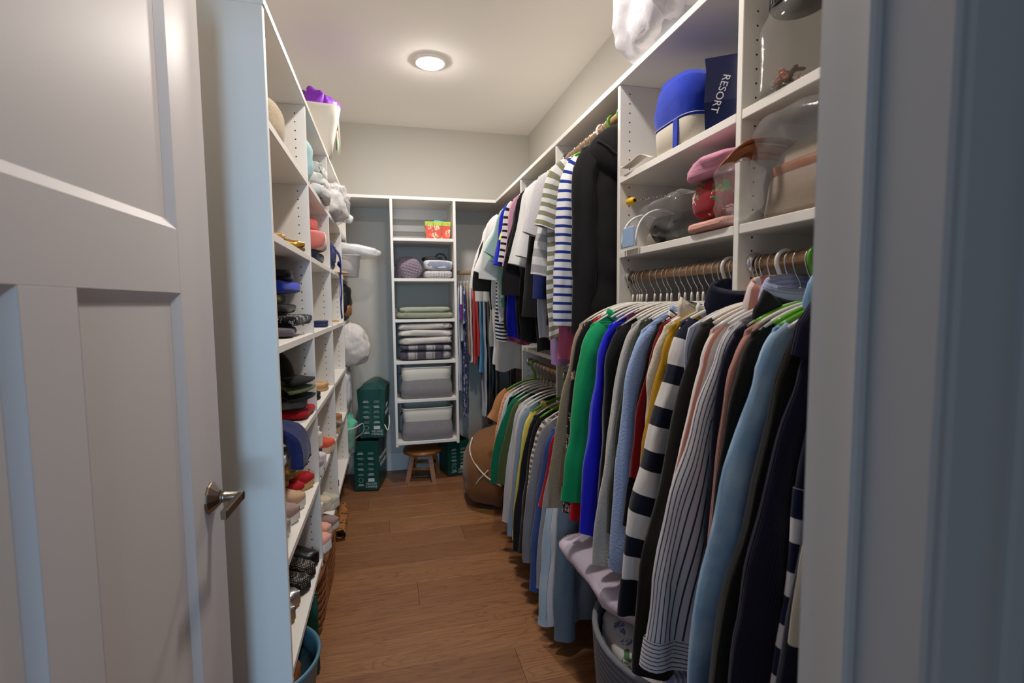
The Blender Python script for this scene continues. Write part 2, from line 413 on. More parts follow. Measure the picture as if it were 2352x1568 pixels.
for x in (XA, XB-T):
    p = P(bx('side_panel', x, x+T, YT, YB-.001, .331-UT-.012, ZT-UT, WHITE), tw)
    sd = 1 if x == XA else -1
    zs = [.36+.032*k for k in range(54)]
    h = holes(p, [((x+T) if sd > 0 else x, yy, z) for z in zs for yy in (YT+.037, YB-.04)], 'x', sd); h.location = -Vector(p.location)-Vector(tw.location)
for z in SZ: P(bx('shelf', XA+T, XB-T, YT+.002, YB-.001, z-UT, z, WHITE), tw)
for z0, z1 in ((2.03, 2.112), (1.858, 1.90), (1.935, 1.985)): P(bx('back_cleat', XA+T, XB-T, YB-.016, YB-.001, z0, z1, WHITE), tw)

ru = thing('shelving_unit', 'white open shelves with a bronze rod above the near row of clothes', 'shelving', (XR, RA, 1.38))
for y in (RA+.03, R2, R1): 
    p = P(bx('side_panel', XR, XRW-.001, y-T/2, y+T/2, .80 if y == R1 else 1.38, ZT-UT, WHITE), ru)
    if y > 1:
        h = holes(p, hole_rows(XR, XRW, y-T/2, 1.39, ZT-.03, 1)); h.location = -Vector(p.location)-Vector(ru.location)
for a, b in ((RA+.03, R2), (R2, R1)):
    for z in (1.796, 1.535): P(bx('shelf', XR+.001, XRW-.001, a+T/2, b-T/2, z-UT, z, WHITE), ru)
    r = P(tube('hanging_rod', [(XROD, a+T/2, 1.445), (XROD, b-T/2, 1.445)], .0155, BRONZE, None, 20), ru)
    for yy, d in ((a+T/2, 1), (b-T/2, -1)):
        f = lathe('rod_flange', [(.0, 0), (.026, 0), (.026, .004), (.020, .012), (.017, .012)], CHROME, None, 20, (XROD, yy, 1.445), (-PI/2*d, 0, 0))
        f.parent = r; f.location = Vector(f.location)-Vector(r.location)-Vector(ru.location)
rd = thing('shelving_unit', 'white double-hang section with upper and lower clothes rods', 'shelving', (XR, R1, .80))
for y in (Q2, Q3):
    p = P(bx('side_panel', XR, XRW-.001, y-T/2, y+T/2, .80, ZT-UT, WHITE), rd)
    h = holes(p, hole_rows(XR, XRW, y-T/2, .85, ZT-.03, 1)); h.location = -Vector(p.location)-Vector(rd.location)
for a, b in ((R1, Q2), (Q2, Q3)): P(bx('shelf', XR+.001, XRW-.001, a+T/2, b-T/2, 1.085-UT, 1.085, WHITE), rd)
for a, b, z in ((R1, Q2, 2.045), (Q2, Q3, 2.045), (Q3, YB, 2.045), (R1, Q2, .99), (Q2, Q3, .99)):
    r = P(tube('hanging_rod', [(XROD, a+T/2, z), (XROD, b-T/2, z)], .0155, BRONZE, None, 16), rd)
    for yy, d in ((a+T/2, 1), (b-T/2, -1)):
        f = lathe('rod_flange', [(.0, 0), (.026, 0), (.026, .004), (.020, .012), (.017, .012)], CHROME, None, 16, (XROD, yy, z), (-PI/2*d, 0, 0))
        f.parent = r; f.location = Vector(f.location)-Vector(r.location)-Vector(rd.location)
YBR, ZBR = 3.90, 1.60
br = tube('closet_rod', [(XB, YBR, ZBR), (XRW-.001, YBR, ZBR)], .0155, BRONZE, None, 16)
tag(br, 'bronze clothes rod along the back wall beside the tower', 'rod')

# ---- recessed-look disc lights
def ceiling_light(x, y, label):
    t = thing('ceiling_light', label, 'light', (x, y, ZC), group=None)
    lathe('trim_ring', [(.094, 0), (.096, -.006), (.092, -.012), (.078, -.017), (.074, -.016)], plain('light_trim', '#efece6', .4), t, 40)
    m = MC.get('lens')
    if not m:
        nt = NT('lens'); nt.set((1, .93, .84), .4); nt.inp(nt.b, 'Emission Color', (1, .93, .86, 1)); nt.inp(nt.b, 'Emission Strength', LAMP_STRENGTH); m = MC['lens'] = nt.m
    lathe('lens', [(.074, -.016), (.066, -.022), (.045, -.027), (.02, -.029), (.0, -.0295)], m, t, 40)
ceiling_light(.268, 2.996, 'round flush ceiling light with glowing lens in the far half of the ceiling')
ceiling_light(.268, 1.465, 'round flush ceiling light near the closet doorway')
#== GARMENTS ==#
def row_name(z, rotz): return 'the back wall rod' if abs(rotz) > 1 else 'the upper rod' if z > 1.9 else 'the lower rod' if z < 1.2 else 'the near rod'
def arm_z(x): return -.092-.085*(min(abs(x), .235)/.215)**1.9
HM = {}
def hanger(label, loc, rotz, style='white', half=.212, group=None, clips=None):
    t = thing('clothes_hanger', label, 'hanger', loc, (0, 0, rotz), group or 'hangers on '+row_name(loc[2], rotz))
    def sh(k, fn):
        if k not in HM: HM[k] = fn()
        return HM[k]
    xs = [half*(-1+2*i/16) for i in range(17)]
    r = .0045 if style == 'white' else .006
    HUNG.setdefault(row_name(loc[2], rotz), []).append(['hanger', t, rotz, 1.]); am = {'white': HWHITE, 'green': HGREEN, 'wplastic': plain('white_plastic_hanger', '#e6e4e0', .3), 'black': BLACKP}[style]
    link('arms', sh(('a', style, half), lambda: tube_mesh([(x, 0, arm_z(x)) for x in xs], r, 8, True, (1, 1.0), (0, 1, 0))), am, t, smooth=True)
    hr = .0215 if style == 'white' else .0235; hr_ = .0019 if style == 'white' else .0048; hz = .0153-(hr-hr_)
    hook = [(hr*math.cos(a), 0, hr*math.sin(a)+hz) for a in [math.radians(-20+11*k) for k in range(20)]]
    tail = [(-hr*.96, 0, -.012), (-.013, 0, -.034), (-.003, 0, -.048), (0, 0, -.060), (0, 0, -.092)]
    link('hook', sh(('h', style), lambda: tube_mesh(catmull(hook+tail, 44), hr_, 6 if style == 'white' else 8, True, None, (0, 1, 0))), CHROME if style == 'white' else am, t, smooth=True)
    if style == 'white': link('ferrule', sh('f', lambda: tube_mesh([(0, 0, -.062), (0, 0, -.07), (0, 0, -.094)], [.003, .0042, .005], 8)), HWHITE, t, smooth=True)
    if clips:
        for x in clips:
            c = bx('clip', x-.011, x+.011, -.0075, .0075, arm_z(x)-.055, arm_z(x)+.005, WOODPIN, t, .002)
            c['label'] = 'pale wooden clip'
    return t

GN = 0
HUNG = {}
def garment(name, label, cat, x, y, z, mat, L=.60, hw=.225, nk=.145, sh=.205, sr=1., sl=.56, sw=.052, th=.011, seed=None, collar=None, cmat=None, smat=None,
            swing=.02, sdy=-.004, rotz=0, hang='white', group=None, dip=.06, cuff=None, cuffmat=None, hem=None, hemmat=None, fold=.006, flare=1., front=None, hlabel=None, sn=30, scut=None, buttons=None, stretch=1., tilt=0, hgroup=None, clips=None):
    global GN; GN += 1; sd = seed or GN; rnd = random.Random(sd*13+5)
    hanger(hlabel or {'white': 'white', 'green': 'green', 'wplastic': 'thick white', 'black': 'black'}[hang]+' hanger under the '+' '.join(label.split()[:11]), (x, y, z), rotz+0*rnd.uniform(-.03, .03), hang, half=sh-.014, group=hgroup, clips=clips)
    t = thing(name, label, cat, (x, y, z), (0, 0, rotz+0*rnd.uniform(-.022, .022)), group or 'clothes on '+row_name(z, rotz))
    HUNG[row_name(z, rotz)].append(['garment', t, rotz, max(.75, sr)])
    p1, p2, p3 = rnd.uniform(0, 6), rnd.uniform(0, 6), rnd.uniform(0, 6); k1 = 2*PI/rnd.uniform(.085, .13); k2 = 2*PI/rnd.uniform(.05, .07)
    rows = []
    for i in range(8): xx = nk+(sh-nk)*i/7; rows.append((xx, arm_z(xx)+.006, th*(.55+.45*i/7), 1-i/7))
    z0 = rows[-1][1]; nb = 26
    for i in range(1, nb+1):
        f = i/nb; zz = z0-.004-L*f
        w = sh+(.012*math.sin(min(1, f*8)*PI/2))+(hw*(1+(flare-1)*f)-sh-.012)*min(1, f*3)
        rows.append((w, zz, th*(1+.25*f), 0))
    n = 44; rings = []; uvs = []
    for i, (w, zz, tt, nf) in enumerate(rows):
        ring = []; f = max(0, (z0-zz)/L); A = fold*(.25+.75*min(1, f*1.6))
        for j in range(n):
            a = 2*PI*j/n; px_ = w*spow(math.cos(a), .8); py_ = tt*spow(math.sin(a), .7)
            off = A*(.65*math.sin(px_*k1+p1+.6*f)+.35*math.sin(px_*k2+p2+2*f)) if f > 0 else 0
            q = (px_/w); dz = 0
            if nf > 0: dz = -dip*nf*(1-q*q)*(1 if math.sin(a) < 0 else .45); 
            if nf <= 0: dz = .012*f*math.sin(px_*k1*.5+p3)
            ex = .006*math.sin(zz*18+p3)*f
            dn = .006*nz3((px_*6, py_, zz*6), 2., sd)*min(1, f*4)
            ring.append(Vector((px_+ex*(1 if px_ > 0 else -1)-tilt*f, py_+off+dn, zz+dz)))
        rings.append(ring); uvs.append([((w*2*j/n*2), zz) for j in range(n+1)])
    me = grid_mesh(rings, uvs)
    link('body', me, mat, t, smooth=True)
    if hem: 
        rr = [[Vector((p.x*1.015, p.y*1.08, p.z)) for p in r] for r in rings[-max(2, int(hem/(L/26))):]]
        link('hem_band', grid_mesh(rr, uvs[-len(rr):]), hemmat or mat, t, smooth=True)
    # sleeves
    sm = smat or mat
    for s in (-1, 1):
        if not sl: break
        short = sl < .34
        jit = rnd.uniform(-.008, .006); dy = sdy+rnd.uniform(-.004, .004)
        if short: pts = [(s*(sh-.05), 0, arm_z(sh)-.008), (s*(sh-.008), dy, arm_z(sh)-.05), (s*(sh+.012), dy, arm_z(sh)-.06-sl*.4), (s*(sh+.018+swing), dy, arm_z(sh)-.02-sl)]
        else:
            swg = swing*(1 if s < 0 else .2)
            pts = [(s*(sh-.055), 0, arm_z(sh)-.010), (s*(sh-.028), dy*.5, arm_z(sh)-.045), (s*(sh-.010), dy, arm_z(sh)-.11)]
            for tt in (.25, .5, .75, 1.): pts.append((s*(sh-.010+(.040+swg)*(1-(1-tt)**1.5)+jit*math.sin(tt*PI)), dy, arm_z(sh)-.11-(sl-.09)*tt))
        ns = sn if not short else 12; path = catmull(pts, ns); rg = []; uv = []; Ls = 0; m = 24
        for i, p in enumerate(path):
            f = i/ns; tg = (path[min(i+1, ns)]-path[max(i-1, 0)]).normalized(); N = Vector((tg.z, 0, -tg.x))
            if N.x*s < 0: N = -N
            if short: rx = .052+.012*f; ry = .014+.008*f
            else: rx = .044*(1-f)**2+sw*(1-(1-f)**2)*(1-.14*max(0, f-.5)/.5); ry = (.017+.004*math.sin(f*PI))*sr
            if i: Ls += (p-path[i-1]).length
            ring = []
            for j in range(m):
                a = 2*PI*j/m; g_ = min(1, f*2.5); k_ = 1+g_*(.11*math.sin(3*a+p1+3*f)+.07*math.sin(5*a+p2-5*f)); q = p+N*(rx*(1+(k_-1)*.5)*math.cos(a))+Vector((0, ry*k_*math.sin(a), 0))
                d = .007*nz3((q.x*2, q.y, q.z*.8), 9., sd+s)*min(1, f*3)+(.0018*math.sin(f*(22+9*math.sin(p2))+p1+3*math.cos(a)) if .25 < f < .8 and not short else 0)
                q += N*(d*math.cos(a))+Vector((0, d*.7*math.sin(a)+.004*math.sin(math.cos(a)*4+p2)*f, 0)); ring.append(q)
            rg.append(ring); uv.append([(j/m*.2, -Ls) for j in range(m+1)])
        link('sleeve', grid_mesh(rg, uv), sm, t, smooth=True)
        if cuff:
            k = max(2, int(cuff/(sl/ns)))
            e_ = rg[-k:]; cc = [sum(r, Vector())/m for r in e_]
            rr = [[c+(p-c)*1.07 for p in r] for r, c in zip(e_, cc)]
            link('cuff', grid_mesh(rr, uv[-k:]), cuffmat or sm, t, smooth=True)
            if buttons:
                q = rr[-2][18] if len(rr) > 1 else rr[-1][18]
                for dd in (0, .022): lathe('button', [(0, .002), (.0055, .0018), (.006, 0)], plain('button_pearl', '#e8e2cf', .3), t, 10, (q.x, q.y-.001, q.z+dd), (PI/2, 0, 0))
    if collar == 'shirt':
        pts = [(.082*math.cos(a), .020*math.sin(a), arm_z(.07)+.020+.016*math.sin(a)) for a in [2*PI*k/20 for k in range(21)]]
        rr = []
        for k, (dz, sc) in enumerate(((.0, .92), (.026, .95), (.034, 1.05), (.02, 1.16), (-.018, 1.30))):
            rr.append([Vector((p[0]*sc, p[1]*sc, p[2]+dz-(.022 if k == 4 and p[1] < 0 else 0))) for p in pts[:-1]])
        link('collar', grid_mesh(rr, [[(.01*j, .05*i) for j in range(21)] for i in range(5)]), cmat or mat, t, smooth=True)
    elif collar == 'crew' or collar == 'turtle' or collar == 'cowl':
        hgt, sc1 = {'crew': (.018, 1.0), 'turtle': (.05, .92), 'cowl': (.075, 1.5)}[collar]
        base = [Vector((nk*1.0*math.cos(a), .018*math.sin(a), arm_z(nk)+.006-dip*(1-math.cos(a)**2)*(1 if math.sin(a) < 0 else .45))) for a in [2*PI*k/22 for k in range(22)]]
        if collar == 'cowl': prof = ((0, 1.), (.03, 1.), (.04, 1.2), (.0, 1.42), (-.05, 1.5))
        else: prof = ((-.006, 1.03), (hgt*.5, 1.02), (hgt, .98), (hgt*.6, .94))
        link('collar', grid_mesh([[Vector((p.x*s_, p.y*s_*(1.25 if collar == 'cowl' else 1), p.z+dz)) for p in base] for dz, s_ in prof], [[(.012*j, .02*i) for j in range(23)] for i in range(len(prof))]), cmat or mat, t, smooth=True)
    elif collar == 'hood':
        rr = []
        for k in range(11):
            f = k/10; ring = []
            for j in range(20):
                a = 2*PI*j/20; w = .145*math.sin(PI*(.12+.8*f)); hh = .022+.012*math.sin(PI*f)
                p = Vector((w*math.cos(a), hh*math.sin(a)-.012, -.055-.19*f)); p += Vector((0, .008*nz3(p, 11, sd), .012*nz3(p, 9, sd+3))); ring.append(p)
            rr.append(ring)
        link('hood', grid_mesh(rr, None, True, True, True), cmat or mat, t, smooth=True)
        tube('hood_seam', catmull([(-.115, -.028, -.115), (-.06, -.040, -.15), (.02, -.044, -.20), (.08, -.040, -.225)], 16), .007, cmat or mat, t, 8)
    if front == 'buttons':
        for k in range(6): lathe('button', [(0, .002), (.005, .0018), (.0055, 0)], plain('button_pearl', '#e8e2cf', .3), t, 8, (rnd.uniform(-.004, .004), -th-.006, z0-.02-L*k/7), (PI/2, 0, 0))
    if front == 'placket':
        bx('placket', -.016, .016, -th-.010, -th-.002, z0-L*.98, z0-.0, cmat or mat, t, .002)
    return t
def ey(u, v, x): return onx(u, v, x).y

# ------------ near row (rod over the laundry basket), from the divider outward to the doorway
NZ = 1.445
G1 = 'clothes on the near rod'
SP = [
 ('cardigan', 'oatmeal heather cardigan with dangling sleeve beside the shelf divider', 1.628, dict(mat=fab('#a8967f', 'heather', '#8f7d68'), sl=.62, L=.62, sr=1.2, swing=0.055, sw=0.05)),
 ('blouse', 'black blouse with pink and white blossom print', 1.596, dict(mat=fab('#17161a', 'floral', '#d8cfcb', .042, .42, c3='#c99a8f'), sl=.63, L=.56, swing=.0, sw=.05, cuff=.03, nk=0.12)),
 ('sweatshirt', 'bright green crew sweatshirt', 1.530, dict(mat=fab('#0f9a5f'), sl=.56, L=.55, collar='crew', cuff=.06, sr=1.5, sw=0.056, swing=0.025)),
 ('shirt', 'scarlet red shirt showing below the green sweatshirt', 1.562, dict(mat=fab('#c3161c'), L=.62, sh=0.18, sw=0.045, sl=0.66, swing=0.02)),
 ('sweater', 'royal blue sweater beside the green sweatshirt', 1.402, dict(mat=fab('#1a1ed0'), sl=.62, L=.60, sw=.05, sr=1.3, sh=0.2, swing=0.02)),
 ('blouse', 'deep plum blouse hidden behind the black cardigan', 1.378, dict(mat=fab('#5a1f4f'), L=.5, sl=0, nk=0.11, sh=0.15, hw=0.15)),
 ('cardigan', 'plain black cardigan between the royal blue and pale grey knits', 1.335, dict(mat=fab('#17171a'), sl=.60, L=.62, sr=1.2, swing=0.0)),
 ('cardigan', 'pale grey wool cardigan with long hem', 1.272, dict(mat=fab('#b9b7b4', 'fuzzy'), sl=.66, L=.70, sr=1.4, sw=0.052, sh=0.19, swing=0.035)),
 ('sweater', 'dark olive ribbed sweater behind the fuzzy blue one', 1.243, dict(mat=fab('#3b3f2c', 'knit'), sl=.56, L=.55, sh=0.18)),
 ('sweater', 'fuzzy powder blue sweater with bunched sleeve', 1.188, dict(mat=fab('#9db6e4', 'fuzzy'), sl=.62, L=.55, collar='crew', th=.016, cuff=.06, sr=1.7, sw=0.06, swing=0.0, nk=0.12)),
 ('polo_shirt', 'black knit polo with white collar tipping', 1.154, dict(mat=fab('#141416'), sl=.5, L=.6, collar='crew', cmat=fab('#e9e6e2', 'hstripe', '#141416', .03, .4), sh=0.18, hw=0.2)),
 ('sweater', 'dark red sweater between black polo and cream knit', 1.131, dict(mat=fab('#7d0f18'), L=.55, collar='crew', hw=0.19, sh=0.185, nk=0.11, sl=0.36, sw=0.04)),
 ('cardigan', 'cream boucle cardigan with rolled shoulder', 1.109, dict(mat=fab('#d9d0be', 'fuzzy'), L=.60, collar='turtle', th=.016, sr=1.3, sw=0.048, swing=-0.01, sl=0.42, hang='wplastic', sh=0.185)),
 ('sweater', 'mustard yellow sweater with white shoulder', 1.086, dict(mat=fab('#e0a91a', 'knit'), L=.52, collar='crew', cmat=fab('#e6e1d6'), hw=0.19, nk=0.11, sl=0.36, sw=0.036, sh=0.185)),
 ('sweater', 'white sweater with wide navy bands down the sleeve', 1.062, dict(mat=fab('#14182c', 'hstripe', '#d9d5d2', .105, .56), sl=.68, L=.62, cuff=.10, cuffmat=fab('#10131f'), collar='shirt', cmat=fab('#161b33'), sr=1.6, sw=0.056, sh=0.17, swing=0.08, hw=0.2)),
 ('blouse', 'white blouse with pale blue trim tucked behind the black coat', 1.006, dict(mat=fab('#d9dbe4', 'vstripe', '#8aa2d8', .03, .25), L=.5, sl=0, hw=0.19, sh=0.185, nk=0.11)),
 ('coat', 'black wool coat between the banded sweater and the coral shirt', 0.980, dict(mat=fab('#141412'), sl=.78, th=.018, sw=0.058, sr=1.3, sh=0.17, swing=0.08, hw=0.2, L=0.78)),
 ('shirt', 'coral and white striped button shirt', 0.925, dict(mat=fab('#d8917c', 'vstripe', '#eadfdb', .024, .5), sl=.62, L=.66, collar='shirt', sw=0.052, nk=0.07, dip=0.02, hang='wplastic', sh=0.185, swing=0.05, hw=0.2)),
 ('shirt', 'white seersucker shirt with navy pinstripes and wide cuff', 0.882, dict(mat=fab('#cfcbd0', 'vstripe', '#2b2f48', .0083, .24), sl=.68, L=.70, collar='shirt', cmat=fab('#b9bcdc', 'hstripe', '#9aa0c8', .02, .5), cuff=.075, cuffmat=fab('#cfcbd0', 'hstripe', '#2b2f48', .0083, .24), buttons=True, sw=0.066, sr=1.4, nk=0.07, dip=0.02, sh=0.175, swing=0.095, hw=0.2)),
 ('jacket', 'navy jacket with black satin loop at the neck', 0.850, dict(mat=fab('#151a2e'), sl=.6, L=.62, swing=.0, collar='cowl', cmat=fab('#0c0c10', rough=.5), sh=0.185, hw=0.2, nk=0.1)),
 ('cardigan', 'blush pink cardigan edged between dark coats', 0.826, dict(mat=fab('#d79d90', 'knit'), L=.62, swing=.01, sh=0.18, hw=0.19, sl=0.5)),
 ('cardigan', 'fine black merino cardigan beside the denim shirt', 0.802, dict(mat=fab('#161614'), sl=.60, L=.62, swing=.02, sh=0.185, hw=0.2)),
 ('shirt', 'washed light blue denim shirt', 0.765, dict(mat=fab('#6d93b8', 'wash', '#a3bfd8', rough=.8), sl=.70, L=.72, collar='shirt', cuff=.05, hang='green', sw=0.062, sr=1.3, nk=0.08, dip=0.02, sh=0.17, swing=0.085, hw=0.2)),
 ('coat', 'long black ribbed coat beside the denim shirt', 0.715, dict(mat=fab('#12120f', 'knit'), sl=.74, L=.95, th=.018, sw=0.064, sr=1.2, sh=0.17, swing=0.085, hw=0.21)),
 ('sweater', 'dark purple-navy cowl neck sweater with wooden clip above', 0.675, dict(mat=fab('#17142f', 'knit'), sl=.66, L=.62, collar='cowl', sw=.06, clips=(-.12, .1), sh=0.17, swing=0.06, hw=0.2)),
 ('sweater', 'navy sweater with white sailor stripes near the hem', 0.640, dict(mat=fab('#12152e'), cuffmat=fab('#14183a', 'hstripe', '#dcdadd', .085, .45), sl=.80, L=.9, cuff=0.46, sh=0.165, hw=0.2, swing=0.05, sw=0.048)),
 ('coat', 'very dark navy wool coat hanging by the doorway', 0.600, dict(mat=fab('#0f1424'), sl=.8, L=.95, sw=.065, th=.018, hang='green', sh=0.17, swing=0.07, hw=0.2)),
 ('cardigan', 'cream crochet edged cardigan nearest the doorway', 0.562, dict(mat=fab('#c9c3b4', 'knit'), sl=.4, L=.6, swing=.02)),
 ('coat', 'black padded coat tucked against the doorway wall', 0.520, dict(mat=fab('#0d0e14'), sl=.75, L=.9, swing=.03, th=.02)),
]
for nm, lb, yy, kw in SP:
    kw = dict(kw); m = kw.pop('mat'); garment(nm, lb, nm.replace('_', ' '), XROD, yy, NZ, m, group=None, **kw)

for yy, lb in ((1.578, 'slim white hanger squeezed between the blossom blouse and green sweatshirt'), (1.478, 'slim white hanger squeezed between the green sweatshirt and royal blue sweater'), (1.44, 'slim white hanger beside the royal blue sweater'), (1.305, 'slim white hanger squeezed between the black cardigan and grey wool cardigan'),
               (1.218, 'slim white hanger beside the fuzzy powder blue sweater'), (.993, 'slim white hanger beside the shelf divider above the black wool coat'), (.955, 'slim white hanger squeezed between the black coat and coral shirt'), (.905, 'slim white hanger squeezed between the coral and seersucker shirts'), (.742, 'slim white hanger squeezed between denim shirt and black coat')):
    hanger(lb, (XROD, yy, NZ), 0, 'white', half=.155)
for yy, lb in ((.787, 'green plastic hanger beside the denim shirt'), (.838, 'green plastic hanger between the navy jacket and blush cardigan')):
    hanger(lb, (XROD, yy, NZ), 0, 'green', half=.145)
# ------------ upper row of the double-hang section
UZ = 2.045
A_, B_ = '#e9e6e3', '#e4e2de'
UP = [
 ('hoodie', 'black hoodie with dropped shoulders and hanging hood', 1.715, dict(mat=fab('#1b191b'), collar='hood', th=.018, hang='green', cuff=.05, sr=1.2, sh=0.165, hw=0.185, sw=0.05, swing=-0.035, L=0.66, sl=0.64, nk=0.07)),
 ('sweatshirt', 'rose pink sweatshirt with ribbed cuff below the striped tops', 1.828, dict(mat=fab('#cf6485'), cuff=.08, L=0.6, sh=0.14, sw=0.04, swing=0.01, hw=0.15, sl=0.76)),
 ('shirt', 'white top with royal blue sailor stripes', 1.80, dict(mat=fab('#e6e4e6', 'hstripe', '#1c3488', .032, .34), hang='green', swing=-0.01, L=0.62, sh=0.185, hw=0.2, sw=0.045, sl=0.6)),
 ('shirt', 'white tee with olive green stripes and long hem', 1.855, dict(mat=fab('#dcdad5', 'hstripe', '#85836a', .036, .5), sl=0.22, sh=0.2, L=0.66, hw=0.25)),
 ('shirt', 'grey and white striped top with slouchy sleeves', 1.90, dict(mat=fab('#d6d4d2', 'hstripe', '#a5a4a4', .06, .5), L=.55, sl=.40, sw=.07, hang='wplastic', sh=0.195)),
 ('blouse', 'lavender blouse peeking out below the olive striped tee', 1.945, dict(sh=.16, hw=.2, mat=fab('#a985b4'), L=.8, sl=.3)),
 ('cardigan', 'navy blue open cardigan in the upper row', 1.985, dict(mat=fab('#27336b'), L=.62, sl=.5, sh=0.18, hw=0.21)),
 ('tee', 'pale grey heather tee with long body', 2.03, dict(mat=fab('#c7c2c2', 'heather', '#d6d2d1'), L=.68, hw=.235, sl=.22)),
 ('dress', 'slim black tunic between grey tee and white ruffled tee', 2.09, dict(mat=fab('#191818'), L=.74, sl=.56, sw=.045)),
 ('tee', 'white tee with gathered ruffle sleeves', 2.16, dict(mat=fab(A_), L=.56, sl=.30, swing=.02)),
 ('tee', 'white cotton tee with layered frill sleeve', 2.23, dict(mat=fab(B_), L=.5, sl=.33, swing=.03)),
 ('tee', 'jet black tee with wide sleeves beside white frilled tees', 2.375, dict(mat=fab('#151416'), L=.72, sl=.3, swing=.03, sh=0.19, hang='wplastic')),
 ('blouse', 'black blouse hanging long with tapered sleeves', 2.43, dict(mat=fab('#18161a'), L=.70, sl=.46)),
 ('blouse', 'dusty pink blouse with cuffed short sleeve', 2.49, dict(mat=fab('#c992a8'), L=.45, sl=.33, swing=.02, sh=0.19)),
 ('tee', 'white tee with black sailor stripes behind the pink blouse', 2.55, dict(mat=fab('#dbd9d6', 'hstripe', '#17171a', .034, .36), L=.42, sl=.30)),
 ('top', 'pale yellow camisole squeezed between black tees', 2.60, dict(sh=.18, hw=.18, mat=fab('#e6e06a'), L=.3, sl=.2)),
 ('dress', 'cobalt blue dress with scalloped coral hem', 2.64, dict(mat=fab('#1d28c0'), sl=.3, hem=.03, hemmat=fab('#8f3a52', 'floral', '#dd8888', .02, .4), L=0.74)),
 ('top', 'black jersey top beside the cobalt dress', 2.70, dict(mat=fab('#141415'), L=.7, sl=.26, hang='green', sh=0.18)),
 ('tee', 'seafoam green tee with open cap sleeve', 2.76, dict(mat=fab('#a9c7bd'), L=.5, sl=.24, swing=.05)),
 ('tee', 'mint green tee behind the seafoam one', 2.82, dict(mat=fab('#79b5a5'), L=.55, sl=.28, sh=0.185)),
 ('shirt', 'white linen shirt with rolled sleeves', 2.88, dict(mat=fab('#e2e0dc'), L=.62, sl=.36, sw=.07, swing=.04)),
 ('top', 'thin navy and white striped tank', 2.94, dict(mat=fab('#e2e2e2', 'hstripe', '#16192c', .022, .5), L=.74, sl=0)),
 ('tee', 'white jersey tee with soft rounded shoulders', 3.06, dict(mat=fab('#e6e3df'), L=.6, sl=.32, swing=.05)),
 ('jacket', 'black jacket with puffed sleeves', 3.13, dict(mat=fab('#151515'), L=.55, sl=.42, sw=.075, swing=.03)),
 ('shirt', 'long ivory shirt with pointed tail hem', 3.20, dict(mat=fab('#d8d3ca'), L=.98, sl=.5, swing=.0, front='placket', hw=0.17, sh=0.18)),
 ('blouse', 'white blouse with ruffled elbow sleeves', 3.30, dict(mat=fab('#e9e7e6'), L=.95, sl=.42, swing=.05, sw=.07, cuff=.05, hw=0.17, sh=0.18)),
 ('blouse', 'sheer white blouse in the corner of the upper row', 3.42, dict(mat=fab('#dfdcd8'), L=.85, sl=.5, hw=0.17, sh=0.18)),
]
for nm, lb, yy, kw in UP:
    kw = dict(kw); m = kw.pop('mat'); garment(nm, lb, nm.replace('_', ' '), XROD, yy, UZ, m, group=None, **kw)

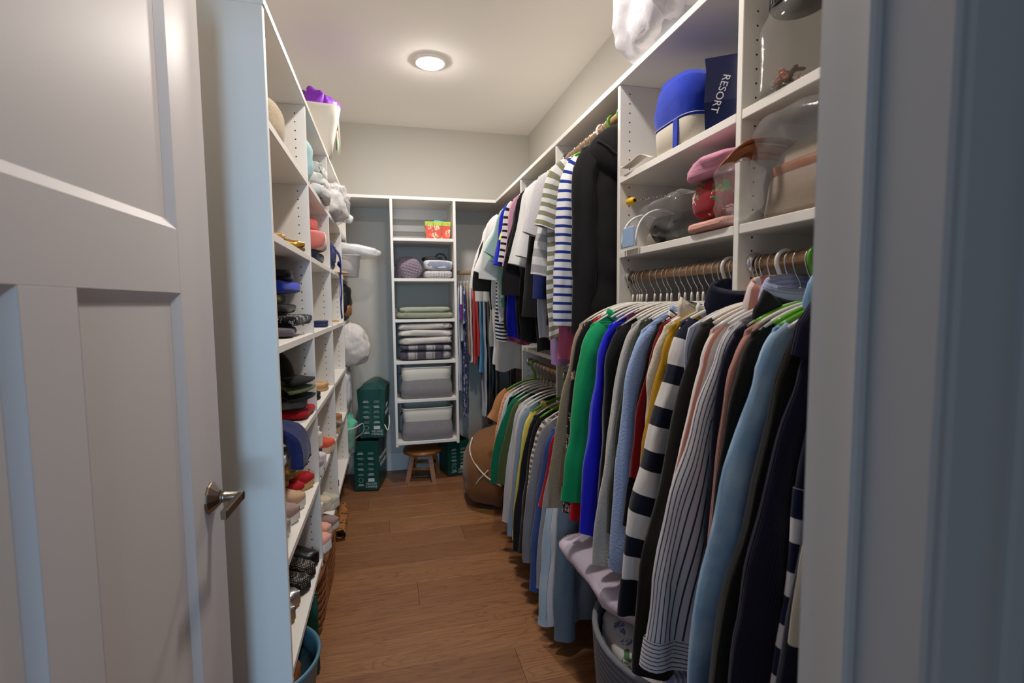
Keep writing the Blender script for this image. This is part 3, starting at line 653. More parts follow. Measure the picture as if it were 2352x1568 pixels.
# ------------ lower row
LZ = .99
LO = [
 ('shirt', 'blue-grey chambray shirt drooping to the floor beside the laundry basket', 1.725, dict(mat=fab('#5f7487', 'heather', '#75889a'), L=.70, sl=.74, sw=.05, swing=-.01, hw=.2)),
 ('shirt', 'white dress shirt with long sleeve near the floor', 1.768, dict(mat=fab('#d3d6df'), L=.70, sl=.70, sw=.048, swing=.005, collar='shirt', cuff=.05)),
 ('shirt', 'pale blue chambray shirt with buttoned cuff', 1.810, dict(mat=fab('#a8c6dc', 'wash', '#c3d6e4'), L=.70, sl=.73, sw=.050, swing=.02, collar='shirt', cuff=.06, buttons=True)),
 ('sweatshirt', 'heather grey sweatshirt in the lower row', 1.85, dict(mat=fab('#8b8c92', 'heather', '#a4a5aa'), L=.55, sl=.60)),
 ('top', 'crimson top hidden between blue and grey sweaters', 1.89, dict(sh=.18, hw=.18, mat=fab('#b01c2a'), L=.4, sl=.3)),
 ('sweater', 'slate blue sweater with long sleeves', 1.945, dict(mat=fab('#33508f'), L=.64, sl=.66, sw=.056, swing=.02)),
 ('cardigan', 'steel grey cardigan with folded edge', 2.035, dict(mat=fab('#72727c', 'heather', '#85858e'), L=.62, sl=.58, sw=.065, swing=.02)),
 ('tee', 'brown and white striped long tee', 2.085, dict(mat=fab('#d8d2cc', 'hstripe', '#7c6a60', .024, .55), L=.66, sl=.60, swing=.01, cuff=.1, cuffmat=fab('#7d7a78'))),
 ('cardigan', 'black wool cardigan next to the steel grey one', 2.15, dict(mat=fab('#12110f'), L=.66, sl=.60, hang='green')),
 ('cardigan', 'ink navy cardigan beside the yellow sweatshirt', 2.21, dict(mat=fab('#12131c'), L=.66, sl=.62, sw=.06)),
 ('sweatshirt', 'lemon yellow sweatshirt with long sleeves', 2.280, dict(mat=fab('#d8c55a'), L=.60, sl=.60, sw=.056, collar='crew', swing=.01, cuff=.06, hang='green')),
 ('shirt', 'dusty blue shirt peeking below the yellow sweatshirt', 2.37, dict(mat=fab('#7f97ad'), L=.68, sl=.62)),
 ('sweater', 'blush white sweater beside the yellow sweatshirt', 2.42, dict(mat=fab('#cfc2bd'), L=.60, sl=.63, swing=.01)),
 ('sweatshirt', 'light grey marl sweatshirt between blush and olive', 2.48, dict(mat=fab('#bdbdc2'), L=.58, sl=.60)),
 ('sweater', 'olive green sweater with gathered cuff', 2.56, dict(mat=fab('#4b5630'), L=.50, sl=.42, sw=.06, cuff=.04)),
 ('sweater', 'emerald green sweater with balloon sleeves', 2.63, dict(mat=fab('#08694a'), L=.48, sl=.44, sw=.08, swing=.02, cuff=.03)),
 ('trousers', 'black trousers folded long below the green sweater', 2.69, dict(mat=fab('#101012'), L=.72, sl=0, hw=.25)),
 ('shirt', 'ice blue shirt at the end of the lower row', 2.75, dict(mat=fab('#b4cdd2'), L=.55, sl=.46, swing=.01)),
 ('top', 'peach spotted top between ice blue shirt and camel jacket', 2.81, dict(mat=fab('#dd9f79', 'dots', '#b96d4c', .02, .2), L=.5, sl=.46, swing=.01)),
 ('jacket', 'camel tan jacket on a green hanger at the row end', 2.87, dict(mat=fab('#b57d4e'), L=.25, sl=.15, hang='green')),
]
for nm, lb, yy, kw in LO:
    kw = dict(kw); m = kw.pop('mat'); garment(nm, lb, nm.replace('_', ' '), XROD, yy, LZ, m, group=None, **kw)

# ------------ row on the back wall, hung the other way
BK = [
 ('skirt', 'pale blue tiered cotton skirt beside the shelf tower', .535, dict(mat=fab('#b9c4da', 'wash', '#d6dae2'), L=.78, sl=0, hw=.17, sh=.15, th=.010, nk=.05)),
 ('top', 'white ruffled top with purple cuff on the back rod', .553, dict(mat=fab('#dedcdc'), L=.4, sl=.22, hw=.17, sh=.15, th=.010, nk=.05, cuff=.12, cuffmat=fab('#6a1d80'))),
 ('dress', 'navy and white floral maxi dress', .578, dict(mat=fab('#1a2565', 'floral', '#d5d9ea', .04, .45), L=.96, sl=.24, hw=.18, sh=.16, th=.010, nk=.06, flare=1.1, clips=(-.1,))),
 ('top', 'nude beige satin camisole on the back rod', .603, dict(mat=fab('#b89a86'), L=.5, sl=0, hw=.17, sh=.15, th=.010, nk=.05, clips=(-.1,))),
 ('blouse', 'white sleeveless blouse beside the red shorts', .627, dict(mat=fab('#d8d5d6'), L=.55, sl=0, hw=.17, sh=.15, th=.010, nk=.05, clips=(-.1,))),
 ('skirt', 'bright red flared skirt', .652, dict(mat=fab('#d41712'), L=.56, sl=0, hw=.17, sh=.15, th=.010, nk=.1, flare=1.15, hang='green')),
 ('skirt', 'orange red skirt tucked behind the bright red one', .676, dict(mat=fab('#d8321a'), L=.52, sl=0, hw=.17, sh=.15, th=.010, nk=.1, hang='green')),
 ('shirt', 'turquoise blue linen shirt with cuffed hem', .702, dict(mat=fab('#5db4e0'), L=.62, sl=0, hw=.19, sh=.16, th=.010, nk=.06, flare=1.1, hem=.04)),
 ('trousers', 'white gridded linen trousers hanging long', .728, dict(mat=fab('#c5c9d4', 'vstripe', '#b4b8c6', .02, .6), L=.98, sl=0, hw=.17, sh=.15, th=.010, nk=.1)),
 ('dress', 'long black dress at the back corner', .77, dict(mat=fab('#0f0f12'), L=1.05, sl=0, hw=.19, sh=.16, th=.010, nk=.06)),
 ('dress', 'black and teal edged dress in the back corner', .83, dict(mat=fab('#10131a'), L=.98, sl=0, hw=.19, sh=.16, th=.010, nk=.06, hem=.05, hemmat=fab('#7d93a6', 'hstripe', '#1a2a3c', .03, .5))),
 ('dress', 'charcoal long dress against the side wall corner', .96, dict(mat=fab('#17171c'), L=1.0, sl=0, hw=.19, sh=.16, th=.010, nk=.06)),
]
for nm, lb, xx, kw in BK:
    kw = dict(kw); m = kw.pop('mat'); garment(nm, lb, nm, xx, YBR, ZBR, m, rotz=PI/2-.16, group=None, **kw)
#== ITEMS ==#
# ---------------------------------------------------------------- shoes
LINING = plain('shoe_lining', '#8a8078', .9)
def shoe(name, label, toe, yaw=0, kind='sneaker', up=None, sole=None, lining=None, L=.235, group=None, pitch=0, roll=0, foxing=None, lacem=None, cat='shoe'):
    """toe = point on the shelf under the toe tip; shoe points along +X at yaw 0"""
    t = thing(name, label, cat, toe, (roll, pitch, yaw), group or ('shoes on the tall shelving' if toe[0] < 0 else 'slippers in the clear bag')); sole = sole or plain('sole_white', '#e8e4de', .6); lining = lining or LINING
    sh_ = {'sneaker': .028, 'slip': .024, 'flat': .012, 'boot': .022, 'espadrille': .024, 'sandal': .014, 'runner': .036}[kind]
    hp = {'sneaker': ((0, .058), (.1, .062), (.35, .05), (.5, .068), (.7, .05), (.9, .034), (1, .02)), 'runner': ((0, .055), (.1, .064), (.35, .05), (.5, .07), (.7, .052), (.9, .034), (1, .02)),
          'slip': ((0, .048), (.1, .05), (.4, .042), (.52, .058), (.7, .046), (.9, .032), (1, .018)), 'flat': ((0, .045), (.1, .046), (.4, .032), (.62, .036), (.7, .036), (.9, .028), (1, .014)),
          'espadrille': ((0, .045), (.1, .046), (.4, .034), (.58, .044), (.75, .040), (.9, .032), (1, .016)), 'boot': ((0, .10), (.1, .10), (.4, .10), (.55, .085), (.7, .055), (.9, .036), (1, .02)), 'sandal': ((0, .004), (.3, .004), (.45, .02), (.6, .035), (.75, .03), (.9, .006), (1, .003))}[kind]
    def ip(pr, s):
        for (a, b), (c, d) in zip(pr, pr[1:]):
            if s <= c: f = (s-a)/(c-a); f = f*f*(3-2*f); return b+(d-b)*f
        return pr[-1][1]
    def wd(s): return ip(((0, .030), (.15, .033), (.4, .031), (.7, .044), (.88, .040), (1, .030)), s)*math.sqrt(max(.02, min(1, s/.06, (1.0-s)/.10 if s > .9 else 1)))
    op = {'sneaker': (.05, .46), 'runner': (.05, .46), 'slip': (.05, .5), 'flat': (.05, .68), 'espadrille': (.05, .58), 'boot': (.02, .02), 'sandal': (0, 0)}[kind]
    N = 22; ss = [i/N for i in range(N+1)]
    # sole
    rg = []
    for z, g in ((0, .93), (sh_*.3, 1.0), (sh_, 1.02), (sh_+.001, .8)):
        prs = [(s, 1) for s in ss]+[(s, -1) for s in reversed(ss)]
        spring = lambda s: .010*max(0, (s-.82)/.18)**2
        rg.append([Vector(((s-1)*L*1.0, sg*wd(s)*g, z+spring(s)*(1 if kind != 'flat' else .4))) for s, sg in prs])
    link('sole', grid_mesh(rg, None, True, True, True), sole, t, smooth=False)
    if foxing:
        rf = [[Vector((p.x*1.0, p.y*1.015, p.z)) for p in rg[1]], [Vector((p.x, p.y*1.015, p.z-.010)) for p in rg[2]]]
    # upper
    n = 17; rings = []; uvs = []
    for s in ss:
        h = ip(hp, s); w = wd(s)*.97; r = []
        for j in range(n):
            a = PI*j/(n-1); y = w*spow(math.cos(a), .8); z = h*spow(math.sin(a), .65)
            if op[0] < s < op[1] and abs(math.cos(a)) < .72: z = .006+.15*h*abs(math.cos(a)); 
            r.append(Vector(((s-1)*L*.985, y, sh_+z+.010*max(0, (s-.82)/.18)**2)))
        rings.append(r); uvs.append([(j*.008, s*L) for j in range(n)])
    me = grid_mesh(rings, uvs, False, matidx=lambda i, j: 1 if op[0] < (i+.5)/N < op[1] and 5 <= j <= 10 else 0)
    link('upper', me, [up, lining], t, smooth=True)
    if kind in ('sneaker', 'runner'):
        lm = lacem or plain('lace_white', '#e9e6e2', .8)
        for k in range(4):
            s = .50+.055*k; h = ip(hp, s)*.98+sh_; w = .020
            tube('lace', [((s-1)*L*.985, w*q, h-.5*abs(q)**2*.012+.002) for q in (-1, -.5, 0, .5, 1)], .0022, lm, t, 6)
    if kind == 'boot':
        rr = []
        for k in range(7):
            f = k/6; c = Vector(((.24-1)*L, 0, sh_+.07+.13*f)); a_, b_ = .058-.004*f, .040
            rr.append([c+Vector((a_*math.cos(q)*(1+.05*nz3((k, math.cos(q), 0), 1.3, 3)), b_*math.sin(q), .006*math.sin(3*q))) for q in [2*PI*m/20 for m in range(20)]])
        link('shaft', grid_mesh(rr), up, t, smooth=True)
    if kind == 'sandal':
        tube('strap', catmull([(-.10, -.04, .016), (-.09, -.025, .05), (-.09, .025, .05), (-.10, .04, .016)], 12), .008, up, t, 6, True, (1, .35))
    return t
def sz(u, v, z, dx=0): p = onz(u, v, z); return (p.x+dx, p.y, p.z)
def px_on_shelf(u, x, y): return (x, y)
ESP = plain('jute_sole', '#c9a873', .9, bump=.6, scale=300, var=.2)
GOLD = plain('gold_leather', '#a8803a', .32, .7)
SILVER = plain('silver_leather', '#a9a9ab', .3, .75, bump=.15, scale=60)
SUEDE = lambda c: plain('suede_'+c.strip('#'), c, .95, bump=.25, scale=250, var=.12)
z5, z6, z4, z3, z2, z1 = SZ[4]+.001, SZ[5]+.001, SZ[3]+.001, SZ[2]+.001, SZ[1]+.001, SZ[0]+.001
FX = XL-.012
# bay nearest the door, lower shelves
shoe('espadrille', 'red suede espadrille flat leaning on the divider', (FX, 2.022, z5), .02, 'espadrille', SUEDE('#a3161c'), ESP)
shoe('espadrille', 'red suede espadrille flat beside the beige slip-on', (FX-.02, 1.922, z5), .04, 'espadrille', SUEDE('#a3161c'), ESP)
shoe('slip_on', 'beige canvas slip-on with white sole', (FX, 1.815, z5), .03, 'slip', fab('#c0a083', src='obj'), None)
shoe('slip_on', 'mauve mesh slip-on beside the beige one', (FX, 1.700, z5), -.04, 'slip', fab('#a48c86', 'mesh', '#8a716c', src='obj'), None)
shoe('slip_on', 'white canvas slip-on at the shelf end', (FX-.01, 1.595, z5), 0, 'slip', fab('#ddd8d2', src='obj'), None)
shoe('sandal', 'gold wedge sandal lying on the red espadrilles', (FX-.03, 1.93, z5+.081), .06, 'sandal', GOLD, plain('cork_sole', '#9c7f45', .5, .3), roll=.05, pitch=-.06)
shoe('sandal', 'bronze strapped sandal under the navy garment', (FX-.05, 1.80, z5+.081), .05, 'sandal', GOLD, plain('tan_footbed', '#b08a4e', .5), roll=-.03)
BLKL = plain('black_leather', '#131314', .35, bump=.1, scale=40)
STUD = fab('#1a1a1c', 'dots', '#b9aa98', .006, .32, src='obj', rough=.4)
shoe('boot', 'tall black leather ankle boot beside the divider', (FX+.005, 2.026, z6), 0, 'boot', BLKL, plain('black_sole', '#191817', .6), L=.24, cat='boot')
shoe('boot', 'black suede boot with studded panel', (FX+.005, 1.936, z6), 0, 'boot', STUD, plain('black_sole', '#191817', .6), L=.24, cat='boot')
shoe('flat', 'black studded flat in front of the boots', (FX+.0, 1.846, z6), 0, 'slip', STUD, plain('black_sole', '#191817', .6), lining=BLKL)
shoe('loafer', 'silver metallic loafer beside the studded flat', (FX-.02, 1.756, z6), 0, 'slip', SILVER, plain('tan_sole', '#8a6a4c', .6))
shoe('loafer', 'silver metallic loafer with creased toe', (FX-.02, 1.666, z6), .0, 'slip', SILVER, plain('tan_sole', '#8a6a4c', .6))
shoe('flat', 'dark brown leather flat with tan welt', (FX-.03, 1.576, z6), 0, 'flat', plain('brown_leather', '#3a2a2b', .35), ESP)
shoe('flat', 'dark brown leather flat nearest the panel', (FX-.015, 1.486, z6), 0, 'flat', plain('brown_leather', '#3a2a2b', .35), ESP)
# second bay shoes
LAV = fab('#cfc4ce', src='obj'); PINKM = fab('#e0a692', 'mesh', '#c98a78', src='obj')
shoe('sneaker', 'grey and pink knit sneaker with thick white sole', (FX+.02, 2.14, z5), 0, 'runner', fab('#8b8790', 'dots', '#c4778a', .006, .35, src='obj'))
shoe('sneaker', 'lavender knit sneaker with dark lining in the pile', (FX+.02, 2.24, z5), 0, 'runner', LAV, lining=plain('lining_dark', '#262430', .9))
shoe('sneaker', 'off-white sneaker with pink tab on the pile', (FX+.015, 2.185, z5+.107), 0, 'runner', fab('#d3cbc4', src='obj'))
shoe('sneaker', 'navy canvas sneaker with white toe', (FX-.01, 2.345, z5), 0, 'sneaker', fab('#1d2235', src='obj'))
shoe('sneaker', 'pale lilac sneaker standing on the lavender pair', (FX-.01, 2.295, z5+.107), 0, 'runner', fab('#d9d0d6', src='obj'), lining=plain('lining_dark', '#262430', .9))
shoe('sandal', 'coral red strappy sandal beside the divider', (FX+.03, 2.50, z5), .05, 'sneaker', fab('#cf5a42', src='obj'), plain('cream_sole', '#cfc0a8', .7))
shoe('sneaker', 'blush pink running shoe with ridged white sole', (FX+.04, 2.14, z6), 0, 'runner', PINKM)
shoe('sneaker', 'coral laced blush running shoe beside its mate', (FX+.03, 2.24, z6), 0, 'runner', PINKM, lacem=plain('lace_coral', '#e58a70', .8))
shoe('sneaker', 'mauve knit slip sneaker with cream sole', (FX+.05, 2.345, z6), 0, 'slip', fab('#8d7470', 'mesh', '#a68c86', src='obj'), plain('cream_sole2', '#d9d2c4', .6))
shoe('sneaker', 'plain white leather sneaker in the lowest row', (FX+.0, 2.245, z6+.107), 0, 'sneaker', plain('white_leather', '#e6e2dd', .5))
shoe('slip_on', 'cream canvas slip-on resting on the running shoes', (FX+.02, 2.375, z6+.083), 0, 'slip', fab('#cabda6', src='obj'), plain('cream_sole2', '#d9d2c4', .6))
shoe('sandal', 'bone coloured strappy sandal in the lowest row', (FX+.03, 2.60, z6), 0, 'sneaker', fab('#b9b3a2', src='obj'), plain('cream_sole2', '#d9d2c4', .6))
shoe('flip_flop', 'flat tan leather sandal in the middle row', (FX-.0, 2.585, z4), .2, 'flat', plain('tan_leather2', '#b38a58', .5), plain('tan_sole2', '#c19b6a', .6))
shoe('flat', 'black pointed flat in the middle row', (FX-.005, 2.33, z4), .1, 'flat', plain('black_suede', '#16161a', .8), plain('black_sole', '#191817', .6))
# third bay shoes
shoe('slipper', 'tan shearling slipper with pink bow', (FX+.01, 3.10, z5), 0, 'slip', SUEDE('#9b6d4d'), plain('tan_sole2', '#c19b6a', .6), lining=plain('fleece_tan', '#c9a887', .95))
shoe('slipper', 'taupe suede slipper under the shearling one', (FX+.03, 2.97, z5), 0, 'flat', SUEDE('#8a7668'), plain('grey_sole', '#a9a19a', .7))
shoe('slipper', 'dark grey felt clog beside the taupe slipper', (FX+.02, 2.86, z5), 0, 'espadrille', SUEDE('#4a4646'), ESP)
shoe('sneaker', 'black strappy sandal in the lowest row of the third bay', (FX-.0, 2.90, z6), 0, 'flat', plain('black_suede', '#16161a', .8), plain('black_sole', '#191817', .6))

# ---------------------------------------------------------------- caps and folded clothes in the near bay
def cap(name, label, c, yaw, m, s=1., roll=0):
    t = thing(name, label, 'cap', c, (roll, 0, yaw)); rings = []
    for i in range(9):
        ph = PI/2*i/8; rings.append([Vector((.095*s*math.cos(ph)*math.cos(a), .080*s*math.cos(ph)*math.sin(a), .115*s*math.sin(ph))) for a in [2*PI*j/24 for j in range(24)]])
    link('crown', grid_mesh(rings, [[(j*.02, i*.02) for j in range(25)] for i in range(9)]), m, t, smooth=True)
    br = []
    for i in range(6):
        f = i/5; ext = .07*s*f
        br.append([Vector(((.095*s+ext)*math.cos(a), (.08*s+ext*.3)*math.sin(a), -.009*f*f*abs(math.sin(a))*2+.004-.010*f)) for a in [math.radians(-62+124*k/14) for k in range(15)]])
    o = link('brim', grid_mesh(br, None, False), m, t, smooth=True); md = o.modifiers.new('s', 'SOLIDIFY'); md.thickness = .004
    blob('top_button', (0, 0, .115*s), (.007, .007, .004), m, t, n=(6, 10))
    return t
FO = lambda c, **k: fab(c, src='obj', **k)
XP, YP = -.455, 1.91
def pile(entries, z, x, y):
    """folded clothes one on another; entries = (name, label, material, half sizes, dx, dy, rot)"""
    for k, (nm, lb, m, (a, b, c), dx, dy, r) in enumerate(entries):
        z += c; tag(slab(nm, (x+dx, y+dy, z+.002), (a, b, c), m, None, seed=k+int(abs(x*100)+y*10), rot=(0, 0, r), amp=.10, crease=.10), lb, 'clothes'); z += c*.92
pile([('folded_shirt', 'folded grey-violet shirt at the bottom of the stack', FO('#5a5560'), (.135, .13, .016), .0, -.06, .1),
      ('folded_scarf', 'folded black and white printed scarf', fab('#141416', 'floral', '#d2d0d4', .022, .38, src='obj'), (.15, .12, .022), .015, .01, -.1),
      ('folded_knit', 'folded black top between scarf and olive shirt', FO('#151413'), (.13, .12, .020), -.01, 0, .05),
      ('folded_shirt', 'folded olive shirt under the royal blue one', FO('#6b7046'), (.12, .12, .018), -.025, -.02, .1),
      ('folded_shirt', 'folded royal blue satin shirt', FO('#1e3fbe', rough=.55), (.13, .125, .024), -.002, .01, -.15),
      ('folded_jacket', 'folded shiny black jacket on top of the stack', FO('#1d1d2c', rough=.35), (.13, .12, .020), .0, .01, .12)], z3, XP, YP)
pile([('folded_shirt', 'folded scarlet shirt at the bottom beneath the caps', FO('#a5101c'), (.14, .09, .016), .025, .05, -.1),
      ('folded_knit', 'folded heather grey top over the red shirt', fab('#6f7076', 'heather', '#94959b', src='obj'), (.13, .085, .020), .012, .055, .1)], z4, XP, 1.95)
cap('baseball_cap', 'black baseball cap resting on the grey top', (-.44, 1.95, z4+.092), .15, FO('#141414'), 1.0)
cap('baseball_cap', 'olive lined baseball cap between the black ones', (-.44, 1.95, z4+.122), .15, FO('#5b6644'), 1.0)
cap('baseball_cap', 'large black baseball cap on top of the stack', (-.44, 1.95, z4+.152), .15, FO('#101010'), 1.0)
# navy garment draped over the shelf edge
rg = []; pth = catmull([(-.50, 0, z4+.03), (-.42, 0, z4+.052), (-.32, 0, z4+.058), (-.276, 0, z4+.035), (-.262, 0, z4-.005), (-.262, 0, z4-.045)], 22)
for k in range(17):
    yy = 1.475+.125*k/16; rg.append([Vector((p.x+.003*math.sin(k*.5+i*.25), yy+.004*math.sin(i*.5), p.z+(.003*math.sin(k*.6) if i < 12 else .004*math.sin(k*.5)))) for i, p in enumerate(pth)])
o = link('draped_shirt', grid_mesh(rg, [[(j*.02, i*.02) for j in range(23)] for i in range(17)], False), fab('#1c2350'), smooth=True)
md = o.modifiers.new('s', 'SOLIDIFY'); md.thickness = .034; md.offset = 0
tag(o, 'navy shirt draped over the shelf edge', 'clothes')
tag(blob('fleece_bundle', (-.40, 1.70, z1+.075), (.10, .09, .075), fab('#b7a890', 'fuzzy', src='obj'), seed=3, amp=.12), 'beige fleece bundle on the highest shelf by the panel', 'clothes')
# gold sandals and clutch
shoe('sandal', 'tan leather sandal with gold edge on the upper shelf', (FX-.01, 1.66, z2), .05, 'sandal', plain('tan_gold', '#b98a4a', .4, .4), plain('tan_footbed', '#b08a4e', .5))
shoe('sandal', 'tan leather sandal beside the gold pump', (FX-.02, 1.76, z2), .1, 'flat', plain('tan_gold', '#b98a4a', .4, .4), plain('tan_footbed', '#b08a4e', .5))
shoe('pump', 'shiny gold pump beside the divider', (FX+.01, 1.955, z2), .1, 'flat', GOLD, GOLD, lining=plain('gold_lining', '#3f2e1c', .7), L=.24)
# second bay upper: bedding, tops
def sheet_bundle(name, label, c, half, m, seed, cat='bedding', **k): return tag(blob(name, c, half, m, None, seed, **k), label, cat)
sheet_bundle('bedding_bundle', 'pale aqua cotton sheet bunched upright', (-.385, 2.26, z1+.118), (.085, .09, .115), fab('#a9d0d8', src='obj'), 4, amp=.2, crease=.35, cf=9, e=(.8, .8), n=(28, 36))
for k, (yy, hh) in enumerate(((2.54, .032), (2.54, .030), (2.55, .03))):
    tag(slab('folded_sheet', (-.435, yy+.02*k, z1+.034+.06*k), (.155+.008*(2-k), .16-.02*k, .030), fab('#d5d6d4', 'floral', '#56704a', .07, .36, src='obj', c3='#c4473f'), seed=20+k, amp=.1, crease=.15, n=(16, 44)), ['white floral sheet folded at the bottom of its stack', 'white floral sheet folded in the middle of its stack', 'white floral sheet folded on top of its stack'][k], 'bedding')
pile([('folded_knit', 'folded navy top at the bottom under coral clothes', FO('#1d2036'), (.14, .12, .03), 0, .02, 0),
      ('folded_shirt', 'folded coral and white striped shirt', fab('#d98078', 'stripe_c', '#ecd9d2', .11, .45, src='obj'), (.15, .13, .045), .01, .02, .1),
      ('folded_blouse', 'coral blouse with ruffled edge on the stack', FO('#c24a47'), (.12, .11, .035), -.01, -.03, -.2)], z2, -.44, 2.50)
bk = thing('jewelry_box', 'small navy jewelry box on the bare shelf', 'box', (-.33, 2.62, z3)); slab('base', (0, 0, .010), (.03, .04, .010), plain('navy_box', '#1c2a5c', .5), bk, n=(8, 24), e=(.2, .2), amp=0); slab('lid', (0, 0, .026), (.031, .041, .006), plain('navy_box', '#1c2a5c', .5), bk, n=(8, 24), e=(.2, .2), amp=0)

# third and fourth bay contents
PB = plastic_film('crinkled_white_plastic', '#f2f0f0', .72, .25, .4)
CLEAR = plastic_film('clear_plastic', '#f6f6f6', .09, .07, .17)
t = thing('plastic_bag', 'white plastic bag of linens bulging from the third bay', 'bag', (-.38, 3.08, z1)); blob('contents', (.02, 0, .085), (.13, .22, .08), fab('#d9d4d0', src='obj'), t, 6, .15, crease=.2); blob('film', (.02, 0, .09), (.145, .25, .088), plastic_film('milky_film', '#f4f4f6', .35, .15, .5), t, 7, .15, crease=.3, n=(24, 36)); blob('knot', (.12, .18, .06), (.05, .04, .025), PB, t, 8, .3, crease=.5, rot=(0, .5, .4))
t = thing('tote_bag', 'navy nylon tote with dangling strap in the third bay', 'bag', (-.40, 2.95, z2)); blob('body', (0, 0, .085), (.12, .15, .085), plain('navy_nylon', '#26326e', .4, bump=.1), t, 9, .15, crease=.2)
tube('strap', catmull([(.08, .08, .14), (.125, .12, .10), (.13, .15, .02), (.125, .17, -.03), (.13, .15, -.12), (.125, .13, -.20), (.128, .15, -.27)], 30), .016, plain('navy_webbing', '#1f2f78', .6), t, 8, True, (.18, 1), (1, 0, 0))
tube('strap', catmull([(.10, .02, .15), (.135, .04, .08), (.14, .06, .03), (.12, .09, .05)], 16), .014, plain('navy_webbing', '#1f2f78', .6), t, 8, True, (.18, 1), (1, 0, 0))
t = thing('wooden_tray', 'round pale wooden lid poking out over the shelf edge', 'tray', (-.345, 3.255, z2)); lathe('disc', [(0, 0), (.10, 0), (.104, .004), (.104, .009), (.098, .011), (0, .010)], WOODPIN, t, 28)
bt = thing('lotion_bottle', 'white lotion bottle with gold cap', 'bottle', (-.40, 2.86, z3)); lathe('bottle', [(0, 0), (.03, 0), (.034, .01), (.034, .13), (.02, .17), (.012, .18), (.012, .19)], plain('bottle_white', '#e9e5dc', .35), bt, 20); lathe('cap', [(.013, .185), (.014, .19), (.014, .215), (0, .217)], GOLD, bt, 16)
t = thing('sunglasses', 'tortoiseshell sunglasses lying on the shelf', 'glasses', (-.36, 3.00, z3+.008)); SH = plain('tortoise', '#6b4320', .2)
for s in (-1, 1):
    lathe('lens_rim', [(.022, .0), (.026, .002), (.026, .006), (.022, .008)], SH, t, 18, (.02, s*.032, .022), (0, PI/2-.2, 0)); tube('temple', [(.02, s*.06, .028), (-.06, s*.062, .02), (-.11, s*.055, .006)], .0028, SH, t, 6)
tube('bridge', [(.022, -.01, .03), (.024, 0, .033), (.022, .01, .03)], .0025, SH, t, 6)
t = thing('hair_brush', 'small wooden handled brush lying by the sunglasses', 'brush', (-.33, 3.22, z3)); tube('handle', [(-.08, 0, .01), (0, 0, .012), (.03, 0, .012)], [.006, .008, .005], WOODPIN, t, 8); blob('bristle_head', (-.12, 0, .014), (.045, .018, .012), BLACKP, t, n=(8, 16))
# storage bin with clear plastic wrap on the fourth bay, pushed out past the shelf
t = thing('storage_bin', 'translucent plastic bin jutting out of the far bay', 'bin', (-.36, 3.60, z2))
rb = [[Vector((a*sx, b*sy, z)) for a, b in [(spow(math.cos(q), .25), spow(math.sin(q), .25)) for q in [2*PI*(k+.5)/32 for k in range(32)]]] for sx, sy, z in ((.155, .125, .0), (.16, .13, .004), (.172, .142, .13), (.182, .15, .132), (.182, .15, .14))]
link('tub', grid_mesh(rb, None, True, True), plastic_film('frosted_bin', '#e6e6e4', .62, .3, .1), t, smooth=True)
blob('linens', (0, 0, .07), (.14, .11, .06), FO('#d7d2cc'), t, 5, .1)
tag(blob('bubble_wrap', (-.27, 3.60, z2+.185), (.20, .13, .04), PB, None, 12, .18, 6, crease=.22, cf=10, rot=(0, .15, .1), n=(28, 40)), 'crumpled white plastic wrap on top of the bin', 'packaging')
t = thing('camera_bag', 'black bag with brown leather patch standing in the far bay', 'bag', (-.36, 3.62, z3)); blob('body', (.02, 0, .125), (.085, .12, .125), plain('black_nylon', '#141419', .5), t, 14, .15, crease=.25); blob('leather_patch', (.075, -.05, .07), (.035, .05, .04), plain('brown_patch', '#8a5a30', .5), t, 15, .1); tube('handle', catmull([(.0, -.05, .24), (.01, -.02, .275), (.01, .04, .275), (0, .06, .24)], 12), .008, plain('black_nylon', '#141419', .5), t)
tag(blob('down_comforter', (-.335, 3.60, z4+.145), (.20, .15, .142), FO('#d5cfca', wr=1.0), None, 16, .22, 8, (.8, .75), (44, 60), crease=.15, cf=9), 'rolled white down comforter bulging from the far bay', 'bedding')
t = thing('wrapped_bedding', 'clear plastic wrapped pillow in the far bay', 'bedding', (-.36, 3.61, z5)); blob('pillow', (0, 0, .13), (.15, .13, .125), FO('#c9cad2'), t, 18, .15, crease=.25); blob('film', (.01, 0, .13), (.165, .14, .135), plastic_film('milky_film', '#f4f4f6', .35, .15, .5), t, 19, .15, crease=.35, n=(26, 36))
cap('sun_hat', 'dark navy cap in the lowest row of the third bay', (-.44, 3.20, z6+.022), PI-.2, FO('#1b1f2f'), .95)
# clear bucket with mint cloth
t = thing('bucket', 'clear plastic bucket with white wire handle', 'bucket', (-.335, 3.58, z6)); lathe('pail', [(0, 0), (.075, 0), (.078, .004), (.098, .18), (.103, .183), (.103, .19), (.097, .19)], plastic_film('bucket_clear', '#dfe9e6', .28, .1, .1), t, 32)
tube('handle', catmull([(.0, -.10, .17), (.09, -.09, .19), (.135, -.02, .20), (.13, .05, .12), (.06, .09, .06)], 24), .003, plain('white_wire', '#e6e2da', .4), t)
tag(blob('mint_cloth', (-.335, 3.58, z6+.135), (.083, .083, .12), FO('#67c4a4'), None, 22, .25, 8, crease=.5, n=(26, 36), e=(.7, .9)), 'crumpled mint green cloth stuffed in the clear bucket', 'cloth')
